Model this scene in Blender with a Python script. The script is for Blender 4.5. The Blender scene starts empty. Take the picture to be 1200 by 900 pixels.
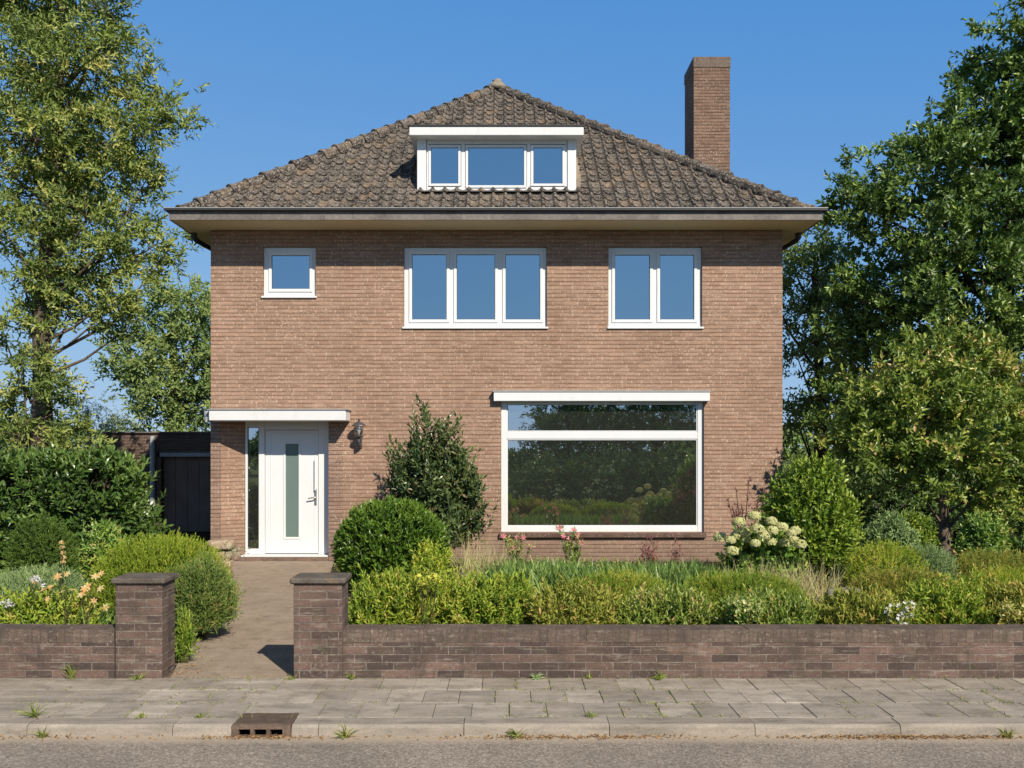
import bpy, bmesh, math, random
import numpy as np
from mathutils import Vector, Matrix

S = bpy.context.scene
C = S.collection
PI = math.pi
F = 1058.0            # focal length in photo pixels (1200 wide)
CX, CY = 590.0, 523.0 # vanishing point of the facade normal
H = 1.9               # eye height

def X(px, D): return (px - CX) * D / F
def Z(py, D): return H + (CY - py) * D / F

# ------------------------------------------------------------------ object helpers
def wloc(p):
    v = Vector((0, 0, 0))
    while p is not None:
        v += p.location; p = p.parent
    return v

def thing(name, label, cat, loc=(0, 0, 0), group=None):
    o = bpy.data.objects.new(name, None); C.objects.link(o)
    o.location = loc; o.empty_display_size = .2
    o['label'] = label; o['category'] = cat
    if group: o['group'] = group
    return o

def tag(o, label, cat, group=None):
    o['label'] = label; o['category'] = cat
    if group: o['group'] = group
    return o

def finish(o, parent, kind):
    C.objects.link(o)
    if parent is not None: o.parent = parent
    if kind: o['kind'] = kind
    return o

class MB:
    """collects shapes in world metres, builds ONE mesh"""
    def __init__(s): s.v = []; s.f = []; s.r = []
    def add(s, vs, fs, r=None):
        n = len(s.v); s.v += [tuple(v) for v in vs]; s.f += [[i + n for i in f] for f in fs]
        r = random.random() if r is None else r
        s.r += [r] * len(vs)
        return s
    def box(s, x0, x1, y0, y1, z0, z1):
        v = [(x0, y0, z0), (x1, y0, z0), (x1, y1, z0), (x0, y1, z0), (x0, y0, z1), (x1, y0, z1), (x1, y1, z1), (x0, y1, z1)]
        return s.add(v, [(0, 3, 2, 1), (4, 5, 6, 7), (0, 1, 5, 4), (1, 2, 6, 5), (2, 3, 7, 6), (3, 0, 4, 7)])
    def quad(s, a, b, c, d): return s.add([a, b, c, d], [(0, 1, 2, 3)])
    def frame(s, x0, x1, z0, z1, w, y0, y1):
        """rectangular frame in the xz plane, butted members"""
        s.box(x0, x0 + w, y0, y1, z0, z1); s.box(x1 - w, x1, y0, y1, z0, z1)
        s.box(x0 + w, x1 - w, y0, y1, z0, z0 + w); s.box(x0 + w, x1 - w, y0, y1, z1 - w, z1)
        return s
    def tube(s, pts, rads, n=8, cap=True):
        pts = [Vector(p) for p in pts]; rings = []
        vs = []; fs = []
        up = Vector((0.13, 0.31, .94))
        for i, p in enumerate(pts):
            t = (pts[min(i + 1, len(pts) - 1)] - pts[max(i - 1, 0)]).normalized()
            a = t.cross(up)
            if a.length < .05: a = t.cross(Vector((1, 0, 0)))
            a.normalize(); b = t.cross(a).normalized()
            for k in range(n):
                an = 2 * PI * k / n
                vs.append(p + (a * math.cos(an) + b * math.sin(an)) * rads[i])
        for i in range(len(pts) - 1):
            for k in range(n):
                k2 = (k + 1) % n
                fs.append((i * n + k, i * n + k2, (i + 1) * n + k2, (i + 1) * n + k))
        if cap:
            fs.append(tuple(range(n - 1, -1, -1))); m = (len(pts) - 1) * n
            fs.append(tuple(range(m, m + n)))
        return s.add(vs, fs)
    def lathe(s, c, prof, n=16):
        vs = []; fs = []
        for (r, z) in prof:
            for k in range(n):
                an = 2 * PI * k / n
                vs.append((c[0] + r * math.cos(an), c[1] + r * math.sin(an), c[2] + z))
        for i in range(len(prof) - 1):
            for k in range(n):
                k2 = (k + 1) % n
                fs.append((i * n + k, i * n + k2, (i + 1) * n + k2, (i + 1) * n + k))
        fs.append(tuple(range(n - 1, -1, -1))); m = (len(prof) - 1) * n; fs.append(tuple(range(m, m + n)))
        return s.add(vs, fs)
    def build(s, name, mat, parent=None, kind=None, bevel=0, smooth=False, fixn=False):
        me = bpy.data.meshes.new(name); off = wloc(parent)
        me.from_pydata(s.v, [], s.f)
        if fixn or bevel:
            bm = bmesh.new(); bm.from_mesh(me)
            if fixn: bmesh.ops.recalc_face_normals(bm, faces=bm.faces)
            if bevel:
                bmesh.ops.bevel(bm, geom=list(bm.edges), offset=bevel, segments=1, affect='EDGES', profile=.7)
            bm.to_mesh(me); bm.free()
        else:
            at = me.attributes.new('rnd', 'FLOAT', 'POINT'); at.data.foreach_set('value', s.r)
        me.update()
        uv = me.uv_layers.new(name='UVMap')
        for p in me.polygons:
            n = p.normal; ax, ay, az = abs(n.x), abs(n.y), abs(n.z)
            for li in p.loop_indices:
                c = me.vertices[me.loops[li].vertex_index].co
                if az >= ax and az >= ay: q = (c.x, c.y)
                elif ax > ay: q = (c.y + .05, c.z)
                else: q = (c.x, c.z)
                uv.data[li].uv = q
            p.use_smooth = smooth
        if off.length: me.transform(Matrix.Translation(-off))
        me.materials.append(mat)
        return finish(bpy.data.objects.new(name, me), parent, kind)

def npmesh(name, V, faces, rnd, mat, parent=None, kind=None, smooth=False):
    """V (n,3) world; faces: list of (m,k) index arrays; rnd (n,)"""
    me = bpy.data.meshes.new(name); off = np.array(wloc(parent))
    V = np.ascontiguousarray(V - off, dtype=np.float32)
    me.vertices.add(len(V)); me.vertices.foreach_set('co', V.ravel())
    loops = np.concatenate([f.ravel() for f in faces]).astype(np.int32)
    tot = np.concatenate([np.full(len(f), f.shape[1]) for f in faces]).astype(np.int32)
    start = np.concatenate([[0], np.cumsum(tot)[:-1]]).astype(np.int32)
    me.loops.add(len(loops)); me.loops.foreach_set('vertex_index', loops)
    me.polygons.add(len(tot)); me.polygons.foreach_set('loop_start', start); me.polygons.foreach_set('loop_total', tot)
    me.polygons.foreach_set('use_smooth', np.full(len(tot), smooth, dtype=bool))
    at = me.attributes.new('rnd', 'FLOAT', 'POINT'); at.data.foreach_set('value', np.ascontiguousarray(rnd, dtype=np.float32))
    me.update(calc_edges=True); me.validate()
    me.materials.append(mat)
    return finish(bpy.data.objects.new(name, me), parent, kind)

# ------------------------------------------------------------------ materials
class NT:
    def __init__(s, name):
        s.m = bpy.data.materials.new(name); s.m.use_nodes = True; s.t = s.m.node_tree
        s.t.nodes.clear(); s.out = s.t.nodes.new('ShaderNodeOutputMaterial')
    def n(s, typ, **kw):
        nd = s.t.nodes.new('ShaderNode' + typ)
        for k, v in kw.items(): setattr(nd, k, v)
        return nd
    def l(s, a, b): s.t.links.new(a, b)
    def put(s, v, inp):
        if isinstance(v, (int, float)): inp.default_value = v
        elif isinstance(v, tuple): inp.default_value = (v + (1,))[:4] if inp.type == 'RGBA' else v
        else: s.l(v, inp)
    def uv(s): return s.n('UVMap').outputs[0]
    def obj(s): return s.n('TexCoord').outputs['Object']
    def geo(s): return s.n('NewGeometry').outputs['Position']
    def attr(s, a): return s.n('Attribute', attribute_name=a).outputs['Fac']
    def scale(s, v, sc):
        n = s.n('VectorMath', operation='MULTIPLY'); s.l(v, n.inputs[0]); n.inputs[1].default_value = sc; return n.outputs[0]
    def noise(s, v, sc, det=4, rough=.55):
        n = s.n('TexNoise'); s.l(v, n.inputs['Vector']); n.inputs['Scale'].default_value = sc
        n.inputs['Detail'].default_value = det; n.inputs['Roughness'].default_value = rough; return n.outputs['Fac']
    def ramp(s, f, stops):
        n = s.n('ValToRGB'); s.l(f, n.inputs[0]); e = n.color_ramp.elements
        while len(e) < len(stops): e.new(.5)
        for q, (p, c) in zip(e, stops):
            q.position = p; q.color = (c, c, c, 1) if isinstance(c, (int, float)) else tuple(c) + (1,)
        return n.outputs[0]
    def mix(s, f, a, b, mode='MIX'):
        n = s.n('Mix', data_type='RGBA', blend_type=mode)
        s.put(f, n.inputs[0]); s.put(a, n.inputs[6]); s.put(b, n.inputs[7]); return n.outputs[2]
    def math(s, op, a, b=0.0, c=0.0):
        n = s.n('Math', operation=op); s.put(a, n.inputs[0]); s.put(b, n.inputs[1]); s.put(c, n.inputs[2]); return n.outputs[0]
    def bump(s, h, st=.3, d=.01):
        n = s.n('Bump'); s.l(h, n.inputs['Height']); n.inputs['Strength'].default_value = st; n.inputs['Distance'].default_value = d
        return n.outputs[0]
    def pbsdf(s, col, rough=.8, spec=.3, nrm=None, metal=0):
        n = s.n('BsdfPrincipled'); s.put(col, n.inputs['Base Color']); s.put(rough, n.inputs['Roughness'])
        n.inputs['Specular IOR Level'].default_value = spec; n.inputs['Metallic'].default_value = metal
        if nrm is not None: s.l(nrm, n.inputs['Normal'])
        return n.outputs[0]
    def done(s, sh): s.l(sh, s.out.inputs[0]); return s.m

def m_plain(name, col, rough=.5, spec=.4, var=.12, nsc=8, bump=0, metal=0, grime=0):
    t = NT(name); p = t.geo(); f = t.noise(p, nsc, 5)
    c = t.mix(1.0, col, t.ramp(f, [(.25, 1 - var), (.75, 1 + 0 * var)]), 'MULTIPLY')
    if grime: c = t.mix(t.ramp(t.noise(t.scale(p, (3, 3, .7)), 2.2, 6, .7), [(.54, 0.0), (.72, grime)]), c, (.30, .28, .24))
    nr = t.bump(t.noise(p, nsc * 6, 3), bump, .004) if bump else None
    return t.done(t.pbsdf(c, rough, spec, nr, metal))

def m_brick(name, c1, c2, mortar, bw=.21, rh=.065, ms=.005, hj=None, hjw=.10, speck=(.8, .74, .66), speck_amt=.5, moss=0.0,
            dirt=None, soft=1.0, bumpst=.6, off=.5, sq=1.0, mvar=.15, midv=.28, lime=0.0):
    t = NT(name); uv = t.uv()
    # small wobble so courses are not ruler straight
    b = t.n('TexBrick'); t.l(uv, b.inputs['Vector']); b.offset = .5
    for k, v in (('Scale', 1.0), ('Mortar Size', ms), ('Mortar Smooth', .15), ('Bias', 0.0), ('Brick Width', bw), ('Row Height', rh)):
        b.inputs[k].default_value = v
    b.inputs['Color1'].default_value = c1 + (1,); b.inputs['Color2'].default_value = c2 + (1,)
    b.inputs['Mortar'].default_value = tuple((p + q) / 2 for p, q in zip(c1, c2)) + (1,)
    b.offset = off; b.squash = sq; b.squash_frequency = 3
    col = b.outputs['Color']
    mn = t.ramp(t.noise(t.scale(uv, (9, 13, 1)), 1.0, 3, .7), [(.38, mvar), (.62, 1.0)])
    col = t.mix(t.math('MULTIPLY', b.outputs['Fac'], mn), col, mortar)
    big = t.noise(uv, .9, 5); mid = t.noise(t.scale(uv, (5, 16, 1)), 1.0, 4); fine = t.noise(uv, 90, 3)
    col = t.mix(1.0, col, t.ramp(big, [(.3, .82), (.7, 1.08)]), 'MULTIPLY')
    col = t.mix(.8, col, t.ramp(mid, [(.3, 1 - midv), (.7, 1 + midv * .55)]), 'MULTIPLY')
    col = t.mix(.8, col, t.ramp(t.noise(uv, 55, 4, .75), [(.32, .62), (.68, 1.28)]), 'MULTIPLY')
    height = t.math('MULTIPLY', b.outputs['Fac'], -1.0)
    if hj:
        sp = t.n('SeparateXYZ'); t.l(uv, sp.inputs[0])
        fr = t.math('FRACT', t.math('DIVIDE', sp.outputs[1], rh))
        pp = t.math('PINGPONG', t.math('ADD', fr, 0.0), .5)      # 0 at joints
        mk = t.ramp(pp, [(hjw * .6, 1.0), (hjw * 1.8, 0.0)])
        wob = t.ramp(t.noise(t.scale(uv, (2.2, 15, 1)), 1.0, 3), [(.3, .35), (.6, 1.0)])
        mk = t.math('MULTIPLY', mk, wob)
        col = t.mix(t.math('MULTIPLY', mk, .85), col, hj)
        height = t.math('SUBTRACT', height, mk)
    # pale mortar smears / lichen specks
    s1 = t.noise(t.scale(uv, (34, 30, 1)), 1.0, 2); s2 = t.noise(uv, 1.6, 4)
    sm = t.math('MULTIPLY', t.ramp(s1, [(.58, 0.0), (.68, 1.0)]), t.ramp(s2, [(.42, .12), (.62, 1.0)]))
    col = t.mix(t.math('MULTIPLY', sm, speck_amt), col, speck)
    if dirt:
        sp2 = t.n('SeparateXYZ'); t.l(uv, sp2.inputs[0])
        nz = t.math('ADD', sp2.outputs[1], t.math('MULTIPLY', t.noise(uv, 2.5, 4), .7))
        dk = t.ramp(t.math('DIVIDE', nz, 2.0), [(.25, 1.0), (.5, 0.0)])
        col = t.mix(t.math('MULTIPLY', dk, .5), col, dirt)
    if lime:
        ln = t.noise(t.scale(uv, (3.5, 24, 1)), 1.0, 5, .7)
        col = t.mix(t.ramp(ln, [(.55, 0.0), (.68, lime)]), col, (.34, .30, .255))
        gr = t.noise(t.scale(uv, (2.2, .9, 1)), 1.6, 5, .65)
        col = t.mix(t.ramp(gr, [(.5, 0.0), (.66, .6)]), col, (.06, .05, .043))
    if moss:
        mm = t.ramp(t.noise(uv, 7, 5), [(.55, 0.0), (.7, moss)])
        col = t.mix(mm, col, (.07, .075, .03))
    nr = t.bump(t.math('ADD', height, t.math('MULTIPLY', fine, .5)), bumpst, .008)
    return t.done(t.pbsdf(col, .88, .2, nr))

def m_leaf(name, stops, trans=.28, rough=.5, spec=.35, patch=None, psc=1.2, gain=2.5):
    stops = [(p, tuple(min(.62, v * gain) for v in c)) for p, c in stops]
    """stops: palette over the per leaf random value; patch: (colour, amount) clumps of new growth"""
    t = NT(name); r = t.attr('rnd')
    col = t.ramp(r, stops)
    if patch:
        f = t.ramp(t.noise(t.geo(), psc, 3), [(.5, 0.0), (.66, patch[1])])
        col = t.mix(f, col, patch[0])
    sh = t.pbsdf(col, rough, spec)
    tr = t.n('BsdfTranslucent'); t.l(t.mix(1.0, col, (1.0, 1.0, .55), 'MULTIPLY'), tr.inputs[0])
    mx = t.n('MixShader'); mx.inputs[0].default_value = trans * .72; t.l(sh, mx.inputs[1]); t.l(tr.outputs[0], mx.inputs[2])
    return t.done(mx.outputs[0])

def m_glass(name, refl=.45, tint=(.55, .6, .6), rough=0.0, film=0.0, gcol=(.92, .96, 1)):
    t = NT(name)
    nb = t.bump(t.noise(t.geo(), 1.6, 2, .4), .05, .02)
    g = t.n('BsdfGlossy'); t.l(nb, g.inputs['Normal']); g.inputs['Color'].default_value = gcol + (1,); g.inputs['Roughness'].default_value = rough
    tr = t.n('BsdfTransparent'); tr.inputs[0].default_value = tint + (1,)
    mx = t.n('MixShader'); mx.inputs[0].default_value = refl; t.l(tr.outputs[0], mx.inputs[1]); t.l(g.outputs[0], mx.inputs[2])
    if film:
        df = t.n('BsdfDiffuse'); df.inputs[0].default_value = (.55, .57, .52, 1)
        m2 = t.n('MixShader'); m2.inputs[0].default_value = film; t.l(mx.outputs[0], m2.inputs[1]); t.l(df.outputs[0], m2.inputs[2]); mx = m2
    return t.done(mx.outputs[0])

def m_stone(name, c1, c2, c3=None, sc=6, rough=.9, bump=.5, rndamt=.25):
    t = NT(name); p = t.geo()
    f = t.noise(p, sc, 6, .65); g = t.noise(p, sc * 9, 4)
    col = t.mix(t.ramp(f, [(.35, 0.0), (.65, 1.0)]), c1, c2)
    if c3: col = t.mix(t.ramp(t.noise(p, sc * 2.3, 5), [(.56, 0.0), (.7, .8)]), col, c3)
    col = t.mix(.7, col, t.ramp(g, [(.3, .7), (.7, 1.2)]), 'MULTIPLY')
    col = t.mix(1.0, col, t.ramp(t.attr('rnd'), [(0, 1 - rndamt), (1, 1 + rndamt * .4)]), 'MULTIPLY')
    return t.done(t.pbsdf(col, rough, .25, t.bump(g, bump, .006)))
random.seed(4); np.random.seed(4)
# ------------------------------------------------------------------ shared materials
M = {}
M['brick'] = m_brick('house_brick', (.34, .212, .150), (.42, .272, .198), (.60, .465, .36), bw=.205, rh=.0652, ms=.008, hj=(.185, .112, .076), hjw=.14, off=.37, sq=.8, mvar=.05,
                     speck=(.74, .60, .48), speck_amt=.6, dirt=(.16, .12, .10), midv=.2)
M['chimney_brick'] = m_brick('chimney_brick', (.195, .122, .087), (.265, .168, .12), (.36, .27, .21), bw=.205, rh=.0652, ms=.008, hj=(.09, .055, .04), hjw=.15, off=.37, sq=.8, speck_amt=.4)
M['pier_brick'] = m_brick('porch_brick', (.30, .19, .14), (.37, .24, .18), (.5, .42, .36), bw=.215, rh=.0652, ms=.007, hj=(.10, .068, .053), hjw=.11,
                     speck=(.5, .47, .43), speck_amt=.8, dirt=(.11, .09, .08))
M['wall_brick'] = m_brick('garden_wall_brick', (.082, .062, .055), (.20, .132, .108), (.26, .22, .19), bw=.225, rh=.0645, ms=.0055,
                     speck=(.55, .5, .44), speck_amt=.22, moss=.25, bumpst=1.0, off=.42, mvar=.35, lime=.55)
M['coping_brick'] = m_brick('garden_wall_coping', (.125, .095, .08), (.17, .125, .103), (.11, .088, .075), bw=.066, rh=.5, ms=.003,
                     speck=(.5, .46, .4), speck_amt=.4, moss=.35, bumpst=.8, mvar=.5, lime=.4)
M['sill_brick'] = m_brick('sill_brick', (.12, .075, .06), (.17, .105, .08), (.2, .17, .15), bw=.07, rh=.5, ms=.004, speck_amt=.3)
M['garage_brick'] = m_brick('garage_brick', (.12, .083, .068), (.16, .108, .085), (.17, .13, .11), bw=.21, rh=.065, ms=.005, hj=(.035, .025, .02), speck_amt=.3)
M['chimney_cap'] = m_brick('chimney_cap_brick', (.16, .12, .1), (.2, .155, .125), (.2, .17, .15), bw=.065, rh=.5, ms=.004, speck_amt=.3)
M['white'] = m_plain('white_frame_paint', (.735, .75, .765), .35, .4, .05, 2.2, 0, 0, .1)
M['offwhite'] = m_plain('white_board', (.715, .725, .73), .45, .3, .06, 3, .1, 0, .2)
M['rubber'] = m_plain('dark_gasket', (.03, .03, .032), .6, .3, .1)
M['glass'] = m_glass('window_glass', .52, (.24, .28, .32), 0, 0, (.74, .90, 1.0))
M['big_glass'] = m_glass('picture_glass', .58, (.36, .40, .40), 0, .026)
M['frost'] = m_plain('frosted_glass', (.14, .20, .185), .22, .5, .06, 2)
M['soffit'] = m_plain('soffit_paint', (.78, .66, .44), .6, .2, .14, 1.5)
M['fascia'] = m_stone('zinc_fascia', (.13, .115, .105), (.20, .18, .165), (.085, .075, .07), 2.2, .55, .1)
M['gutter'] = m_plain('dark_gutter', (.035, .034, .034), .5, .4, .2, 5)
M['zinc'] = m_plain('zinc_edge', (.34, .35, .36), .45, .5, .2, 6)
M['lead'] = m_stone('tan_flashing', (.45, .37, .27), (.33, .27, .2), (.5, .46, .4), 5, .8, .2)
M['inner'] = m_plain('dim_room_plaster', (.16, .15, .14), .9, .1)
M['curtain'] = m_plain('grey_curtain', (.50, .52, .52), .9, .1, .1, 4)
M['steel'] = m_plain('brushed_steel', (.62, .62, .62), .3, .5, .05, 10, 0, .9)
M['lamp_metal'] = m_plain('pewter_lamp_metal', (.13, .13, .14), .42, .5, .2, 30, .1, .6)
M['lamp_glass'] = m_glass('lamp_glass', .22, (.8, .8, .8), .05)
M['bulb'] = m_plain('bulb_white', (.8, .78, .7), .3, .5)
M['garage_door'] = m_plain('garage_boards', (.22, .155, .125), .7, .2, .3, 3)
M['garage_post'] = m_plain('garage_post', (.14, .09, .07), .8, .2, .2)
M['pvc'] = m_plain('pale_pipe', (.42, .44, .46), .5, .4, .15)
M['cap'] = m_stone('weathered_cap', (.115, .095, .08), (.2, .175, .15), (.27, .19, .11), 7, .95, .8)
M['step'] = m_brick('door_step_brick', (.17, .115, .09), (.24, .16, .125), (.26, .21, .18), bw=.105, rh=.06, ms=.005)
M['bark'] = m_stone('grey_brown_bark', (.10, .075, .055), (.18, .14, .10), (.22, .19, .14), 9, .95, 1.0)
M['dark_bark'] = m_stone('dark_bark', (.045, .036, .028), (.08, .065, .05), None, 9, .95, 1.0)
M['stem'] = m_plain('plant_stem', (.09, .085, .04), .8, .2, .3, 20)
M['dry_stem'] = m_plain('dry_stem', (.11, .065, .045), .9, .1, .3, 20)

def tile_mat():
    t = NT('lichened_pantile'); p = t.geo(); r = t.attr('rnd')
    col = t.ramp(r, [(0, (.03, .026, .024)), (.25, (.055, .047, .042)), (.55, (.08, .068, .06)), (.8, (.115, .096, .083)), (1, (.175, .123, .082))])
    big = t.noise(p, .8, 4); mid = t.noise(p, 6, 5, .7); fine = t.noise(p, 34, 4, .7)
    col = t.mix(1.0, col, t.ramp(big, [(.3, .7), (.7, 1.25)]), 'MULTIPLY')
    col = t.mix(t.ramp(mid, [(.49, 0.0), (.61, .6)]), col, (.225, .19, .16))
    col = t.mix(t.math('MULTIPLY', t.ramp(t.noise(p, 2.3, 4), [(.56, 0.0), (.7, .4)]), t.ramp(fine, [(.4, .3), (.6, 1.0)])), col, (.30, .19, .085))
    col = t.mix(t.ramp(fine, [(.53, 0.0), (.61, .9)]), col, (.40, .36, .31))
    col = t.mix(t.ramp(t.noise(p, 23, 4, .75), [(.52, 0.0), (.62, .9)]), col, (.03, .026, .023))
    return t.done(t.pbsdf(col, .92, .2, t.bump(fine, .7, .01)))
M['tile'] = tile_mat()

# ------------------------------------------------------------------ the house
D0 = 15.0
WX0, WX1 = X(247, D0), X(917, D0)
XC = (WX0 + WX1) / 2
WZ = Z(270, D0)
YB = 25.0
house = thing('brick_house', 'brown brick two storey house with hipped pantile roof, dormer and white windows', 'house', (XC, D0, 0))

def rect(px0, px1, py0, py1, D=D0): return (X(px0, D), X(px1, D), Z(py1, D), Z(py0, D))
OP = {'toilet': rect(308, 370, 289, 348), 'triple': rect(473, 641, 289, 384), 'double': rect(713, 823, 289, 384),
      'picture': rect(587, 825, 466, 624), 'door': (X(283, D0), X(385, D0), 0.06, Z(490, D0))}

wall = MB()
xs = sorted({WX0, WX1, X(259, D0)} | {v for o in OP.values() for v in o[:2]})
zs = sorted({-.1, WZ} | {v for o in OP.values() for v in o[2:]})
RV = .30
for i in range(len(xs) - 1):
    for j in range(len(zs) - 1):
        a, b, c, d = xs[i], xs[i + 1], zs[j], zs[j + 1]
        m = ((a + b) / 2, (c + d) / 2)
        dr = OP['door']
        if X(259, D0) - 1e-6 < m[0] < dr[1] and m[1] < dr[3]: continue   # porch recess, splayed on its left
        if any(o[0] < m[0] < o[1] and o[2] < m[1] < o[3] for o in OP.values()): continue
        wall.quad((a, D0, c), (b, D0, c), (b, D0, d), (a, D0, d))
        wall.quad((b, D0 + RV, c), (a, D0 + RV, c), (a, D0 + RV, d), (b, D0 + RV, d))
for k, (a, b, c, d) in OP.items():
    y0, y1 = D0, D0 + RV
    if k == 'door':
        wall.quad((X(259, D0), y0, -.1), (a, D0 + .22, -.1), (a, D0 + .22, d), (X(259, D0), y0, d))
        wall.quad((a, D0 + .22, -.1), (a, y1, -.1), (a, y1, d), (a, D0 + .22, d))
        wall.quad((b, y1, -.1), (b, y0, -.1), (b, y0, d), (b, y1, d))
        wall.add([(X(259, D0), y0, d), (a, D0 + .22, d), (a, y1, d), (b, y1, d), (b, y0, d)], [(0, 1, 2, 3, 4)])
        continue
    wall.quad((a, y0, c), (a, y1, c), (a, y1, d), (a, y0, d)); wall.quad((b, y1, c), (b, y0, c), (b, y0, d), (b, y1, d))
    wall.quad((a, y0, d), (a, y1, d), (b, y1, d), (b, y0, d)); wall.quad((a, y1, c), (a, y0, c), (b, y0, c), (b, y1, c))
for (x, s) in ((WX0, 1), (WX1, -1)):
    q = [(x, YB, -.1), (x, D0, -.1), (x, D0, WZ), (x, YB, WZ)]
    wall.quad(*(q if s == 1 else q[::-1]))
    xi = x + s * RV; q = [(xi, YB - RV, -.1), (xi, D0 + RV, -.1), (xi, D0 + RV, WZ), (xi, YB - RV, WZ)]
    wall.quad(*(q if s == -1 else q[::-1]))
wall.quad((WX1, YB, -.1), (WX0, YB, -.1), (WX0, YB, WZ), (WX1, YB, WZ))
wall_o = wall.build('brick_wall', M['brick'], house)

# pier in front of the party strip left of the door (slightly proud band of older brick) and the worn pier right of it
p = MB(); p.box(X(385, D0) + .003, X(402, D0), D0 - .012, D0 + .05, -.1, Z(492, D0)); p.build('door_pier', M['pier_brick'], house)
p = MB(); p.box(WX0 + .004, X(259, D0) - .006, D0 - .02, D0 + .05, -.1, Z(492, D0)); p.build('door_pier', M['pier_brick'], house)

# floors and partitions keep the rooms dim
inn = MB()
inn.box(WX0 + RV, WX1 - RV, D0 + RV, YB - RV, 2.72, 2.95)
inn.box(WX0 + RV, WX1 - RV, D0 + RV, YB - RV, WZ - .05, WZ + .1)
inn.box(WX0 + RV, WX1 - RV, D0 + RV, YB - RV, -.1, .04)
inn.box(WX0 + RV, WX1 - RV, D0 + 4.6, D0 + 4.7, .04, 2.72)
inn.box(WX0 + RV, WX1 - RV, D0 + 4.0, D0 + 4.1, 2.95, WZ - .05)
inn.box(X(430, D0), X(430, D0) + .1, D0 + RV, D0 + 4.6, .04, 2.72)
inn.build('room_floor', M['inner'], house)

# ---- windows
def pane(x0, x1, z0, z1, y, parent, mat=None, name='pane'):
    m = MB(); m.box(x0, x1, y, y + .006, z0, z1); return m.build(name, mat or M['glass'], parent)

def window(key, name, cells, depth=.055, sashes=True, sill=True, fw=None):
    a, b, c, d = OP[key]
    y0 = D0 + depth
    fr = MB(); fw = fw or .09
    fr.frame(a + .002, b - .002, c + .002, d - .002, fw, y0, y0 + .08)
    for i in range(len(cells) - 1):
        xm = (cells[i][1] + cells[i + 1][0]) / 2
        fr.box(xm - .05, xm + .05, y0 + .001, y0 + .08, c + fw, d - fw)
    f = fr.build('window_frame', M['white'], house, bevel=.006)
    for (x0, x1, z0, z1) in cells:
        if sashes:
            s = MB(); sw = .052
            s.frame(x0 - sw, x1 + sw, z0 - sw, z1 + sw, sw, y0 - .018, y0 + .05)
            so = s.build('sash', M['white'], f, bevel=.006)
        g = MB(); g.frame(x0 - .001, x1 + .001, z0 - .001, z1 + .001, .007, y0 + .004, y0 + .02); g.build('gasket', M['rubber'], f)
        pane(x0 + .002, x1 - .002, z0 + .002, z1 - .002, y0 + .012, f)
    if sill:
        s = MB(); s.box(a - .02, b + .02, D0 - .035, y0 - .002, c - .02, c + .012); s.build('sill', M['white'], f, bevel=.004)
    return f

def cells(list_px, py0, py1):
    return [(X(p0, D0), X(p1, D0), Z(py1, D0), Z(py0, D0)) for p0, p1 in list_px]
window('toilet', 'w', cells([(317.5, 362)], 298.5, 338))
window('triple', 'w', cells([(482.5, 523), (535, 580), (592.5, 633)], 297.5, 374))
window('double', 'w', cells([(721, 762), (774, 814)], 298, 374))
# picture window
a, b, c, d = OP['picture']
pf = MB(); y0 = D0 + .05
pf.frame(a + .002, b - .002, c + .002, d - .002, .095, y0, y0 + .09)
pf.box(a + .097, b - .097, y0 + .001, y0 + .09, Z(514.5, D0), Z(506, D0))
pfo = pf.build('window_frame', M['white'], house, bevel=.006)
for (q0, q1) in ((477, 506), (514.5, 615)):
    x0, x1 = a + .097, b - .097
    z0 = (c + .097) if q1 == 615 else Z(q1, D0) + .002
    z1 = (d - .097) if q0 == 477 else Z(q0, D0) - .002
    bd = MB(); bd.frame(x0, x1, z0, z1, .018, y0 + .012, y0 + .04); bd.build('glazing_bead', M['white'], pfo, bevel=.004)
    gk = MB(); gk.frame(x0 + .018, x1 - .018, z0 + .018, z1 - .018, .006, y0 + .02, y0 + .034); gk.build('gasket', M['rubber'], pfo)
    pane(x0 + .02, x1 - .02, z0 + .02, z1 - .02, y0 + .028, pfo, M['big_glass'])
sx = MB(); sx.box(X(578.5, D0 - .12), X(832, D0 - .12), D0 - .12, D0 - .003, Z(470, D0 - .12), Z(459.5, D0 - .12))
sxo = sx.build('shutter_box', M['white'], house, bevel=.006)
sx = MB(); sx.box(X(577.5, D0 - .13), X(833, D0 - .13), D0 - .132, D0 - .004, Z(459.3, D0 - .12), Z(457.6, D0 - .12)); sx.build('flashing', M['zinc'], sxo)
sl = MB(); sl.box(a - .03, b + .03, D0 - .06, D0 + .048, c - .085, c - .003); sl.build('brick_sill', M['sill_brick'], house, bevel=.01)
cu = MB(); n = 26; x0c, x1c = X(800, D0) , X(823, D0)
vs = []; fs = []
for i in range(n + 1):
    x = x0c + (x1c - x0c) * i / n; y = D0 + .33 + .03 * math.sin(i * 1.55)
    vs += [(x, y, c + .1), (x, y, d - .05)]
for i in range(n): fs.append((2 * i, 2 * i + 2, 2 * i + 3, 2 * i + 1))
cu.add(vs, fs); cu.build('curtain', M['curtain'], house, smooth=True)

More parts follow.
